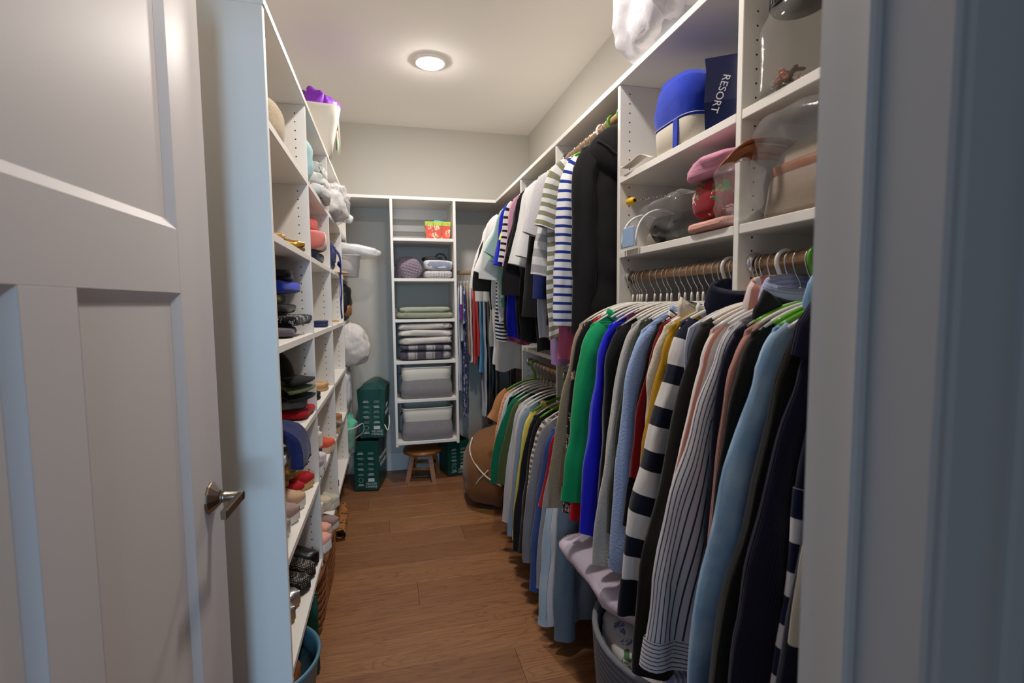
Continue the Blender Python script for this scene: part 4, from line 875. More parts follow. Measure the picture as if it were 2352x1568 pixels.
# white shopping bag with purple tissue on the top board
t = thing('gift_bag', 'cream canvas gift bag with green logo on the top board', 'bag', (-.37, 2.93, ZT+.001), (0, 0, .15))
rb = [[Vector((a*sx+.02*f, b*sy, z)) for a, b in [(spow(math.cos(q), .3), spow(math.sin(q), .3)) for q in [2*PI*(k+.5)/32 for k in range(32)]]] for sx, sy, z, f in ((.07, .11, 0, 0), (.085, .125, .003, 0), (.095, .14, .09, .2), (.105, .15, .18, .7), (.115, .155, .255, 1.), (.113, .152, .256, 1.), (.085, .125, .1, 0))]
link('bag_body', grid_mesh(rb, None, True, True), plain('cream_canvas', '#e6dfd2', .85, bump=.2, scale=30), t, smooth=True)
tube('handle', catmull([(.122, -.06, .23), (.128, -.05, .10), (.125, 0, .04), (.128, .05, .10), (.122, .06, .23)], 20), .004, plain('cream_cord', '#d8cfc0', .8), t)
blob('leaf_logo', (.115, .0, .10), (.003, .018, .03), plain('logo_green', '#2f7d4c', .6), t, n=(8, 14), rot=(.4, 0, 0)); blob('script_logo', (.122, .0, .19), (.003, .03, .012), plain('logo_grey', '#9a968e', .6), t, n=(8, 14))
for k in range(7): 
    a = 2*PI*k/7; blob('tissue_fold', (.02+.055*math.cos(a), .08*math.sin(a), .275+.02*math.sin(3*a)), (.045, .05, .055), plain('purple_tissue', '#8a2cc0', .45), t, 30+k, .4, 12, crease=.5, rot=(.4*math.sin(a), .4*math.cos(a), a))
#== MORE ==#
# ---------------------------------------------------------------- tower contents
YC = 3.90; XC = (XA+XB)/2
t = thing('gift_bag', 'small floral gift bag with lime band in the tower', 'bag', (.372, 3.84, z1)); a, b, c_h = .093, .045, .135
gm = fab('#d8584f', 'floral', '#f2dfc6', .05, .46, src='obj', c3='#e8a05a', rough=.5, wr=.1); lm = fab('#b8cc55', 'floral', '#8aa83c', .03, .35, src='obj', rough=.5, wr=.1)
def ring4(sx, sy, z, n=6): 
    P_ = [(-sx, -sy), (sx, -sy), (sx, sy), (-sx, sy)]; o_ = []
    for k in range(4):
        for q in range(n): f = q/n; o_.append(Vector((P_[k][0]+(P_[(k+1) % 4][0]-P_[k][0])*f, P_[k][1]+(P_[(k+1) % 4][1]-P_[k][1])*f, z)))
    return o_
link('bag_body', grid_mesh([ring4(a*.92, b, 0), ring4(a*.97, b, .06), ring4(a, b, .105)], None, True, True), gm, t)
link('lime_band', grid_mesh([ring4(a*1.0, b*1.01, .103), ring4(a*1.02, b*1.01, c_h), ring4(a*1.0, b*.97, c_h), ring4(a*.98, b*.95, .05)]), lm, t)
tube('handle', catmull([(-.035, -b-.002, .125), (-.03, -b-.006, .06), (-.02, -b-.006, .018), (.015, -b-.006, .02), (.028, -b-.006, .06), (.03, -b-.002, .125)], 24), .0022, plain('olive_cord', '#6f7a2c', .7), t)
tag(blob('tissue_paper', (.385, 3.84, z1+.128), (.04, .03, .022), plain('teal_tissue', '#3fb6c8', .6), None, 5, .3, 14, crease=.4), 'turquoise tissue paper in the floral gift bag', 'tissue')
tag(blob('quilted_pillow', (.145, 3.945, z2+.092), (.088, .105, .088), fab('#8f7f8e', 'quilt', per=.03, src='obj'), None, 3, .2, 6, (.75, .75), (24, 32), crease=.12, rot=(0, -.25, .2)), 'mauve quilted cushion slumped against the tower side', 'pillow')
tag(blob('quilted_throw', (.165, 3.785, z2+.066), (.078, .045, .066), fab('#8f7f8e', 'quilt', per=.03, src='obj'), None, 4, .2, 7, (.7, .7), (20, 28), rot=(0, -.5, .1)), 'mauve quilted throw folded before the cushion', 'blanket')
tag(slab('dotted_blanket', (.365, 3.83, z2+.030), (.103, .10, .029), fab('#c9c4c3', 'dots', '#55545e', .02, .22, src='obj'), None, 7, amp=.05), 'pale grey dotted blanket folded flat', 'blanket')
tag(slab('striped_blanket', (.365, 3.83, z2+.098), (.106, .10, .038), fab('#d7d6d8', 'stripe_c', '#8c92a8', .05, .12, src='obj'), None, 8, amp=.09, rot=(0, .03, 0), crease=.1), 'white waffle blanket folded over the dotted one', 'blanket')
t = thing('travel_pillow', 'black cord handled pouch lying on the white blanket', 'pouch', (.345, 3.86, z2+.137)); blob('pouch', (-.02, 0, .014), (.075, .06, .016), plain('black_nylon', '#141419', .5), t, 4, .1); tube('handle', catmull([(.0, -.03, .02), (.03, -.035, .05), (.07, -.03, .045), (.095, -.01, .012)], 16), .006, plain('navy_cord', '#1b2238', .7), t)
for k in range(2):
    tag(slab('knit_blanket', (XC+.0, 3.87, z3+.028+.04*k), (.198-.01*k, .13, .025-.004*k), fab(['#a3aa92', '#b2b7a2'][k], 'knit', src='obj'), None, 11+k, amp=.1, crease=.16, n=(16, 56)), ['sage green chunky knit blanket folded flat', 'sage green knit blanket folded on top'][k], 'blanket')
for k, (col, hh, lb) in enumerate((('plaid', .036, 'grey plaid flannel blanket at the bottom of the stack'), ('plaid', .024, 'grey plaid flannel blanket under the cream ones'), ('#d3ccc4', .032, 'cream fleece blanket over the plaid ones'), ('#d6d0c8', .030, 'cream fleece blanket second from the stack top'), ('#d0cac3', .028, 'cream fleece blanket on top of the stack'))):
    zz = z4+[.036, .094, .148, .204, .254][k]
    m = fab('#57535e', 'plaid', '#c5bfbe', .13, src='obj') if col == 'plaid' else FO(col)
    tag(slab('fleece_blanket', (XC+[.0, .003, -.002, .004, .006][k], 3.86, zz), (.196, .13, hh-.004), m, None, 31+k, amp=.10, crease=.16, freq=5, n=(16, 60), rot=(0, [.0, .02, -.03, .02, -.02][k], 0)), lb, 'blanket')
FELT = fab('#8b8788', 'heather', '#9b9798', src='obj'); CUFFM = plain('cream_liner', '#dcd8cd', .8, bump=.1, scale=120)
def felt_bin(label, z, h, wob, seed):
    t = thing('storage_bin', label, 'bin', (XC+.005, 3.87, z))
    def rr(sx, sy, z, k=40, bulge=0.): return [Vector((sx*spow(math.cos(q), .28)+bulge*math.sin(q*3+seed), sy*spow(math.sin(q), .28)+bulge*math.cos(q*2+seed), z+bulge*.5*math.sin(q*4+seed))) for q in [2*PI*(j+.5)/k for j in range(k)]]
    link('felt_body', grid_mesh([rr(.178, .13, 0), rr(.19, .138, .01), rr(.188, .14, h*.35, bulge=wob), rr(.178, .135, h*.62, bulge=wob)], None, True, True), FELT, t, smooth=True)
    link('cream_cuff', grid_mesh([rr(.179, .136, h*.60, bulge=wob), rr(.184, .14, h*.75, bulge=wob), rr(.189, .143, h*.99), rr(.187, .141, h), rr(.176, .130, h*.97), rr(.165, .12, h*.3)]), CUFFM, t, smooth=True)
    tube('rim_piping', [p for p in rr(.190, .144, h*.995)]+[rr(.190, .144, h*.995)[0]], .0035, CUFFM, t, 6)
    for s in (-1, 1): tube('leather_tab', [(s*.186, -.03, h*.8), (s*.198, 0, h*.72), (s*.186, .03, h*.8)], .008, plain('tab_brown', '#7a3a26', .6), t, 6, True, (.3, 1))
    return t
felt_bin('grey felt bin with dented cream cuff on the upper of two bin shelves', z5, .235, .008, 1)
felt_bin('grey felt bin with straight cream cuff on the bottom shelf', z6, .245, .002, 2)

# ---------------------------------------------------------------- floor at the back
WST = plain('stool_wood', '#8f5a2a', .35, var=.22, scale=14)
st = thing('step_stool', 'small round wooden stool under the tower', 'stool', (.225, 3.87, 0))
lathe('seat', [(0, .205), (.135, .205), (.15, .212), (.152, .225), (.148, .235), (.10, .238), (0, .236)], WST, st, 36)
for k in range(4):
    q = PI/4+PI/2*k-.25; dx, dy = math.cos(q), math.sin(q)
    rr = []
    for f in (0, 1): rr.append([Vector((dx*(.095+.05*(1-f))+u*.017, dy*(.095+.05*(1-f))+v*.017, .207*f)) for u, v in ((-1, -1), (1, -1), (1, 1), (-1, 1))])
    link('leg', grid_mesh(rr, None, True, True, True), WST, st)
for k in range(4):
    q0, q1 = PI/4+PI/2*k-.25, PI/4+PI/2*(k+1)-.25; z = .095+.02*(k % 2)
    tube('stretcher', [(math.cos(q0)*.12, math.sin(q0)*.12, z), (math.cos(q1)*.12, math.sin(q1)*.12, z)], .011, WST, st, 8)
GRB = plain('green_bag_film', '#07453a', .38, bump=.25, scale=9)
PRN = plain('bag_print_white', '#c9d6cf', .6); PRD = plain('bag_print_dim', '#7fa597', .6)
def green_bag(label, loc, yaw, w, d, h, topw=1., upside=False, prints=True, tilt=(0, 0), word=True):
    t = thing('shopping_bag', label, 'bag', loc, (tilt[0], tilt[1], yaw))
    def rr(sx, sy, z, dent=0): 
        r = ring4(sx, sy, z, 8)
        return [Vector((p.x*(1-dent*(1 if abs(p.x) > sx*.98 and abs(p.y) < sy*.5 else 0)), p.y+.004*nz3(p, 14, w*50), p.z+.004*nz3(p, 11, 4))) for p in r]
    prof = [rr(w*.94, d*.96, 0), rr(w, d, .006), rr(w*1.02, d*1.01, h*.35), rr(w*(1+(topw-1)*.7), d, h*.7, .05), rr(w*topw, d*1.02, h, .08)]
    if upside: prof += [rr(w*topw*.3, d*.95, h+.045), rr(w*topw*.05, d*.9, h+.05)]
    else: prof += [rr(w*topw*.97, d*.98, h-.004), rr(w*.9, d*.9, h*.3)]
    o = link('bag_body', grid_mesh(prof, None, True, True, upside), GRB, t, smooth=False)
    F_ = -d*1.015-.006
    if prints:
        for kx, xx in enumerate((-w*.45, w*.42)):
            for kz in range(7):
                zz = h*(.12+.105*kz)
                if kz == 0 and kx == 1: text('print', 'VILLAGE\nCANDLE', .021, PRN, t, (xx, F_, zz), (PI/2, 0, 0))
                elif kz == 1: 
                    if kx: bx('print', xx-.022, xx+.022, F_-.0008, F_, zz-.012, zz+.012, PRN, t, 0)
                    else: 
                        q = lathe('print', [(.014, 0), (.016, .0006), (.018, 0)], PRD, t, 18, (xx, F_, zz), (PI/2, 0, 0)); 
                else:
                    for r_ in range(2): bx('print', xx-.022+.006*((kz+r_) % 2), xx+.022-.005*((kz*3+r_) % 3), F_-.0008, F_, zz-.004+r_*.009, zz+r_*.009, PRD if (kz+kx) % 3 else PRN, t, 0)
    if word:
        text('lettering', 'STONEWALL', d*.30, PRN, t, (w*1.03+.004, .0, h*.60), (PI/2, 0, PI/2)); text('lettering', 'KITCHEN', d*.30, PRN, t, (w*1.03+.004, .0, h*.46), (PI/2, 0, PI/2))
    return t
gb = green_bag('dark green printed shopping bag standing on the floor', (-.165, 3.83, .0045), -.18, .085, .155, .37)
gb2 = green_bag('dark green printed shopping bag turned over on the lower one', (-.128, 3.85, .385), -.1, .085, .155, .36, 1.18, True)
tube('cord_handle', catmull([(.09, -.16, .10), (.11, -.17, .06), (.12, -.13, .10), (.115, -.08, .15)], 14), .0035, plain('white_wire', '#e6e2da', .4), gb2)
green_bag('dark green shopping bag beside the stool', (.475, 3.94, .0045), .25, .085, .10, .275, 1.05, False, True, (0, 0), False)
# camel canvas sack with white drawcord
sk = thing('duffel_bag', 'large camel canvas duffel with white drawcord', 'bag', (.70, 3.30, 0))
bo = blob('body', (0, 0, .245), (.235, .30, .245), FO('#7d5430'), sk, 40, .10, 4, (.75, .8), (36, 48), crease=.08, cf=6, flat=-.24)
def on_blob(pts, r=.004):
    out = []
    for a, zz in pts: out.append((.245*math.cos(a)*math.sqrt(max(.05, 1-((zz-.245)/.265)**2))**.75, .31*math.sin(a)*math.sqrt(max(.05, 1-((zz-.245)/.265)**2))**.75, zz))
    return out
tube('cord', catmull(on_blob([(PI*1.02, .45), (PI*1.10, .39), (PI*1.2, .33), (PI*1.32, .26), (PI*1.45, .20)]), 24), .0045, plain('white_cord', '#d9d2c6', .8), sk)
tube('cord', catmull(on_blob([(PI*1.34, .30), (PI*1.25, .22), (PI*1.18, .14), (PI*1.12, .06)]), 24), .0035, plain('white_cord', '#d9d2c6', .8), sk)

# ---------------------------------------------------------------- floor under the shoe shelving
bk = thing('storage_tub', 'teal blue round flexible tub under the shoe shelves', 'tub', (-.435, 1.60, 0))
TEAL = plain('teal_plastic', '#4f7888', .4); lathe('tub', [(0, .002), (.15, .002), (.158, .01), (.188, .25), (.193, .253), (.196, .262), (.190, .268), (.184, .262), (.18, .25), (.176, .2), (.174, .195), (.15, .02), (0, .012)], TEAL, bk, 44)
for z in (.17, .20): lathe('rib_ring', [(.178, z), (.1755, z+.004), (.1785, z+.008)], TEAL, bk, 44)
tag(blob('leather_bundle', (-.40, 1.53, .155), (.10, .10, .115), plain('rust_leather', '#8a5230', .55, bump=.3, scale=30, var=.2), None, 44, .25, 7, (.7, .7), (24, 32), crease=.3), 'crumpled rust brown leather stuffed in the teal tub', 'leather')
tag(blob('nylon_bag', (-.40, 1.335, .12), (.12, .05, .115), plain('violet_nylon', '#2c2672', .45, bump=.2), None, 45, .2, 6, crease=.2), 'purple nylon bag slumped on the floor by the panel', 'bag')
fo = thing('file_folder', 'dark green cardboard portfolio standing behind the tub', 'folder', (-.42, 1.865, 0)); bx('cover', -.135, .135, -.012, -.008, .0, .30, plain('folder_green', '#1f5a4a', .5), fo, .001); bx('cover', -.135, .135, .008, .012, .0, .30, plain('folder_green', '#1f5a4a', .5), fo, .001); bx('spine', -.138, -.134, -.012, .012, 0, .30, plain('folder_green', '#1f5a4a', .5), fo, .001)
WICK = plain('wicker', '#7d4c24', .75, bump=.6, scale=120, var=.45)
wk = thing('wicker_basket', 'long woven wicker basket under the shoe shelves', 'basket', (-.44, 2.36, 0))
def oval(sx, sy, z, k=64): return [Vector((sx*spow(math.cos(q), .5), sy*spow(math.sin(q), .4), z)) for q in [2*PI*j/k for j in range(k)]]
rows_ = 14
for r in range(rows_):
    z = .012+.018*r; f = r/rows_; sx, sy = .125+.015*f, .40+.03*f; pts = oval(sx, sy, z)
    pts = [p+Vector((p.x, p.y, 0)).normalized()*(.006*math.sin(j*PI/2+PI*(r % 2))) for j, p in enumerate(pts)]; pts.append(pts[0])
    tube('woven_strand', pts, .0098, WICK, wk, 6, False)
tp = oval(.144, .436, .268); tp.append(tp[0]); tube('rim', tp, .014, WICK, wk, 8, False)
link('base', grid_mesh([oval(.122, .395, .004), oval(.12, .39, .012)], None, True, True, True), WICK, wk)
for s in (-1, 1): tube('handle', catmull([(-.05, s*.435, .262), (-.03, s*.452, .276), (.03, s*.452, .276), (.05, s*.435, .262)], 12), .009, WICK, wk, 8)
bxp = thing('shoe_box', 'white cardboard box standing in the wicker basket', 'box', (-.42, 2.16, .013)); bx('carton', -.07, .07, -.10, .10, 0, .22, plain('white_card', '#dcd8d4', .6), bxp, .002); bx('lid', -.073, .073, -.103, .103, .19, .225, plain('white_card', '#dcd8d4', .6), bxp, .002)
tag(blob('red_pouch', (-.40, 2.635, .145), (.055, .07, .115), plain('red_nylon', '#c4301c', .5), None, 47, .2, 8, crease=.2), 'bright red pouch peeking out of the wicker basket', 'pouch')
tag(blob('brown_bundle', (-.46, 2.42, .115), (.055, .09, .085), FO('#4a3a30'), None, 48, .2, 8, crease=.2), 'dark brown cloth bundle in the wicker basket', 'cloth')
def leopard():
    t = NT('leopard_print'); co = t.n('TexCoord'); v = t.n('TexVoronoi', i_Scale=38.0); t.inp(v, 'Vector', co.outputs['Object']); nz = t.n('TexNoise', i_Scale=50.0); t.inp(nz, 'Vector', co.outputs['Object'])
    d = t.math('ADD', v.outputs['Distance'], t.math('MULTIPLY', nz.outputs[0], .35)); t.set(t.mix(t.math('LESS_THAN', d, .48), lin('#a8713f'), lin('#2a1c14')).outputs[0], .6); return t.m
um = thing('rolled_mat', 'rolled leopard print mat lying on the floor', 'mat', (-.31, 2.92, .034)); LEO = leopard()
tube('roll', [(0, 0, 0), (-.004, .14, 0), (-.008, .28, 0), (-.012, .42, 0)], .032, LEO, um, 20, False); tube('inner_roll', [(0, .002, 0), (-.012, .418, 0)], .022, LEO, um, 16, False); 

# ---------------------------------------------------------------- laundry basket with bedding
lb = thing('laundry_basket', 'grey woven rope laundry basket', 'basket', (.815, 1.19, 0)); ROPE = plain('grey_rope', '#6d6e75', .9, bump=.5, scale=220, var=.2)
for r in range(24):
    z = .009+.0175*r; f = r/24; rx, ry = .245+.028*f, .255+.03*f
    tube('rope_coil', [(rx*math.cos(q), ry*math.sin(q), z+.0175*j/48) for j, q in enumerate([2*PI*j/48 for j in range(49)])], .0096, ROPE, lb, 6, False)
link('base', grid_mesh([[Vector((.24*math.cos(q), .25*math.sin(q), z)) for q in [2*PI*j/32 for j in range(32)]] for z in (.003, .012)], None, True, True, True), ROPE, lb)
FLR = fab('#c9c6c8', 'floral', '#6a76a4', .075, .30, src='obj', c3='#4f7a52')
tag(blob('floral_duvet', (.815, 1.19, .30), (.232, .24, .125), FLR, None, 52, .12, 5, (.6, .75), (40, 56), crease=.22, cf=10), 'crumpled floral duvet heaped in the laundry basket', 'bedding')
pl = blob('satin_pillow', (.785, 1.395, .496), (.215, .295, .058), fab('#c6b8c8', src='obj', rough=.42, wr=.6), None, 53, .10, 5, (.9, .55), (30, 48), crease=.10, cf=9, rot=(.0, .0, .10)); tag(pl, 'lavender satin pillow lying over the laundry basket', 'pillow')
tag(blob('fringed_scarf', (.655, 1.02, .462), (.045, .05, .028), fab('#8f9fd6', 'vstripe', '#dcdcec', .012, .5, src='obj'), None, 54, .3, 9, crease=.4), 'blue and white fringed scarf end on the duvet', 'scarf')

# ---------------------------------------------------------------- near right shelves
ZS5, ZS4 = 1.797, 1.536
WB = plastic_film('white_sack_film', '#eceaf0', .80, .22, .35)
t = thing('plastic_bag', 'big white plastic bag resting on the top board', 'bag', (.96, 1.46, ZT+.001)); blob('stuffing', (0, 0, .20), (.17, .20, .19), FO('#c9c8d2'), t, 60, .12); blob('sack', (-.015, 0, .215), (.20, .235, .213), WB, t, 61, .14, 5, (.75, .75), (48, 64), crease=.16, cf=7, flat=-.212); blob('knot', (-.155, -.13, .09), (.06, .035, .04), WB, t, 62, .3, 9, crease=.4, rot=(0, .6, .3))
CAN = plain('canvas_natural', '#d9d0bf', .9, bump=.2, scale=160); BLU = fab('#1c37b0', src='obj', wr=.5)
t = thing('tote_bag', 'canvas tote with folded royal blue top', 'bag', (.925, 1.345, ZS5)); t.scale = (1, .86, 1) 
def orr(sx, sy, z, wv=0., sd=0): return [Vector((sx*spow(math.cos(q), .45)+wv*math.sin(3*q+sd), sy*spow(math.sin(q), .45)+wv*math.cos(2*q+sd), z+wv*.6*math.sin(2*q+sd))) for q in [2*PI*j/44 for j in range(44)]]
link('canvas_body', grid_mesh([orr(.10, .11, 0), orr(.112, .125, .01), orr(.115, .13, .07), orr(.112, .128, .10)], None, True, True), CAN, t, smooth=True)
link('blue_top', grid_mesh([orr(.114, .130, .072), orr(.122, .135, .12, .006, 1), orr(.108, .125, .175, .014, 1), orr(.085, .105, .20, .02, 2), orr(.05, .07, .16, .018, 2), orr(.045, .06, .08, .01, 3)]), BLU, t, smooth=True)
tube('stitch_line', orr(.1165, .1325, .080)+[orr(.1165, .1325, .080)[0]], .0012, plain('thread_white', '#d6dbe8', .8), t, 5)
bx('blue_handle', -.1185, -.114, -.062, -.034, .0, .078, BLU, t, .001)
tube('canvas_strap', catmull([(-.10, .125, .012), (-.112, .17, .03), (-.118, .23, .022), (-.12, .29, .018), (-.118, .335, .03)], 24), .017, CAN, t, 8, True, (.12, 1), (0, 0, 1))
t = thing('shopping_bag', 'glossy navy resort bag leaning against the divider', 'bag', (.905, 1.128, ZS5), (.06, .0, -.62)); NVB = plain('navy_gloss_film', '#141c4a', .22, bump=.25, scale=14)
link('bag_body', grid_mesh([ring4(.10, .022, 0, 8), ring4(.104, .028, .07, 8), ring4(.10, .014, .15, 8), ring4(.104, .005, .185, 8)], None, True, True), NVB, t)
text('lettering', 'RESORT', .026, plain('print_white', '#e8e8ee', .5), t, (-.066, -.034, .085), (PI/2+.06, 1.9, 0)); 
for k in range(4): tube('logo_stroke', catmull([(-.012+.009*k, -.032, .075), (-.005+.009*k, -.032, .10), (-.012+.009*k, -.030, .118)], 8), .002, plain('print_white', '#e8e8ee', .5), t, 5)
# shelf below
t = thing('exercise_chain', 'steel rod with chain links and yellow rubber tip', 'tool', (.835, 1.605, ZS4+.172)); 
vecd = Vector((.245, -.28, .006))
tube('rod', [vecd*.42, vecd], .005, CHROME, t, 10); lathe('rubber_tip', [(0, -.03), (.012, -.028), (.0135, -.012), (.011, .006), (.006, .008)], plain('yellow_rubber', '#e6b81a', .5), t, 16, (0, .0, 0), (PI/2, 0, .12))
for k in range(11):
    p = vecd*(.03+.038*k); q = [(p.x+.0045*math.cos(a)*(k % 2), p.y+.011*math.sin(a), p.z+.0045*math.cos(a)*(1-k % 2)) for a in [2*PI*m/12 for m in range(13)]]; tube('chain_link', q, .0018, CHROME, t, 5)
blob('support_arm', tuple(vecd*.97+Vector((.015, 0, -.086))), (.012, .012, .085), plain('steel_dark', '#55565c', .4, .8), t, n=(8, 12), e=(.3, .6), amp=0)
t = thing('cosmetic_pouch', 'clear vinyl pouch with pale blue zip edge', 'pouch', (.885, 1.545, ZS4))
def arch(y, s=1.): return [Vector((-.095*s*math.cos(a) if 0 <= a <= PI else 0, y, (.118*s*math.sin(a)**.7 if math.sin(a) > 0 else 0))) for a in [PI*j/24 for j in range(25)]]
link('vinyl', grid_mesh([arch(-.05, .97), arch(-.045), arch(.05), arch(.055, .97)], None, False, False), CLEAR, t, smooth=True)
for y in (-.048, .052): tube('piping', [p+Vector((0, 0, .004)) for p in arch(y, 1.0)], .004, plain('white_piping', '#dfe3e8', .5), t, 6)
bx('blue_end', -.101, -.096, -.04, .04, .004, .07, plain('pale_blue_vinyl', '#9db8dc', .4), t, .002); blob('contents', (.03, 0, .03), (.05, .035, .028), plain('taupe_stuff', '#8b8176', .7), t, 63, .1)
for k, (yy, lbl) in enumerate(((1.455, 'black felt slipper propped up in the clear bag'), (1.362, 'black slipper with patterned lining in the clear bag'))):
    shoe('slipper', lbl, (.81+.01*k, yy, ZS4+.0395), PI, 'slip', plain('black_felt', '#121214', .9), plain('black_sole', '#191817', .6), lining=fab('#4a3430', 'floral', '#b9a58f', .02, .4, src='obj'), roll=-1.25, L=.21)
t = thing('plastic_bag', 'clear plastic bag around the black slippers', 'bag', (.915, 1.365, ZS4)); blob('film', (0, .008, .073), (.14, .112, .073), CLEAR, t, 64, .2, 7, crease=.3, n=(22, 30))
RQ = fab('#8f1420', 'floral', '#3f8a45', .05, .40, src='obj', c3='#d8cfd8')
t = thing('quilted_bag', 'red quilted bag with green and white floral print', 'bag', (.93, 1.140, ZS4+.03)); blob('body', (0, 0, .064), (.142, .092, .064), RQ, t, 65, .15, 7, (.75, .7), (26, 36), crease=.12); blob('pocket', (-.09, .01, .045), (.05, .06, .04), RQ, t, 66, .15, 9)
tag(slab('knit_scarf', (.92, 1.138, ZS4+.016), (.13, .09, .015), fab('#e0a595', 'knit', src='obj'), None, 67, amp=.12), 'peach ribbed scarf folded beneath the red bag', 'scarf')
tag(blob('pink_sweatshirt', (.93, 1.145, ZS4+.186), (.145, .09, .028), FO('#d490a8'), None, 68, .25, 9, (.5, .4), (24, 44), rot=(0, -.2, .1), crease=.3, cf=10), 'pink sweatshirt laid over the red quilted bag', 'clothes')
# jar of coins
t = thing('storage_jar', 'big clear plastic jar with black screw lid', 'jar', (.864, .925, ZS5)); JAR = plastic_film('jar_clear', '#b9b4b0', .20, .06, .04)
prof = [(r*.72, z*.78) for r, z in ((.085, 0), (.092, .006), (.092, .02), (.090, .05), (.088, .10), (.090, .15), (.092, .18), (.085, .20), (.076, .215), (.072, .225), (.072, .25))]
link('jar_body', grid_mesh([[Vector((r*spow(math.cos(q), .62 if z < .19 else 1), r*spow(math.sin(q), .62 if z < .19 else 1), z)) for q in [2*PI*j/48 for j in range(48)]] for r, z in prof], None, True, True), JAR, t, smooth=True)
ld = lathe('lid', [(.054, .182), (.056, .185), (.056, .222), (.053, .227), (0, .228)], plain('lid_black', '#1c1c26', .4), t, 40)
for j in range(40): 
    q = 2*PI*j/40; o = bx('lid_rib', -.0012, .0012, -.002, .002, .188, .220, plain('lid_black', '#1c1c26', .4), ld, 0); o.location = (.0562*math.cos(q), .0562*math.sin(q), .204); o.rotation_euler = (0, 0, q)
random.seed(9); coinm = [plain('copper_coin', '#b9683a', .3, .9), plain('silver_coin', '#9a968e', .3, .9), plain('dark_coin', '#6e4a2e', .35, .9)]
cm = None
for k in range(64):
    a = random.uniform(0, 2*PI); r = .050*math.sqrt(random.random()); o = None
    if cm is None: 
        o = lathe('coin', [(0, 0), (.0105, 0), (.011, .0008), (.0105, .0016), (0, .0016)], coinm[0], None, 12); cms = []
        for m in coinm: me = o.data.copy(); me.materials.clear(); me.materials.append(m); cms.append(me)
        cm = o.data; bpy.data.objects.remove(o)
    ci = random.randrange(3); o = bpy.data.objects.new('coin', cms[ci]); C.objects.link(o); o.location = (.864+r*math.cos(a), .925+r*math.sin(a), ZS5+.010+random.random()*.030); o.rotation_euler = (random.uniform(-.8, .8), random.uniform(-.8, .8), 0)
    tag(o, ['bright copper coin lying in the clear jar', 'dull silver coin lying in the clear jar', 'dark bronze coin lying in the clear jar'][ci], 'coin', ['copper coins in the jar', 'silver coins in the jar', 'bronze coins in the jar'][ci])
# leather bag in plastic
t = thing('handbag', 'taupe canvas handbag with brown leather trim in a clear bag', 'bag', (.97, .872, ZS4), (0, 0, 0)); TAU = FO('#8d7c6b'); LTH = plain('saddle_leather', '#8a4a22', .4)
link('bag_body', grid_mesh([orr(.14, .13, 0), orr(.145, .138, .012), orr(.135, .134, .08), orr(.105, .13, .15), orr(.06, .12, .185), orr(.01, .11, .19)], None, True, True, True), TAU, t, smooth=True)
tube('leather_trim', [p for p in orr(.126, .136, .105)]+[orr(.126, .136, .105)[0]], .013, LTH, t, 8, True, (1, .25), (0, 0, 1))
for k, (dz, dy) in enumerate(((0, 0), (.012, .03))): tube('handle', catmull([(-.04, .10, .135+dz), (-.11, .118-dy*.3, .150+dz), (-.185, .130-dy, .145+dz), (-.205, .168-dy, .130+dz), (-.188, .135-dy, .158+dz), (-.11, .128-dy*.5, .172+dz), (-.04, .11, .165+dz)], 32), .0085, LTH, t, 8, True, (1, .6))
t = thing('plastic_bag', 'clear crinkled plastic bag wrapped over the leather handbag', 'bag', (.965, .86, ZS4)); blob('film', (0, .0, .115), (.175, .152, .113), CLEAR, t, 70, .06, 6, (.4, .4), (40, 64), crease=.10, cf=9, flat=-.114); blob('loose_end', (-.205, .12, .06), (.034, .06, .06), CLEAR, t, 71, .3, 9, crease=.5, n=(22, 30), flat=-.058)
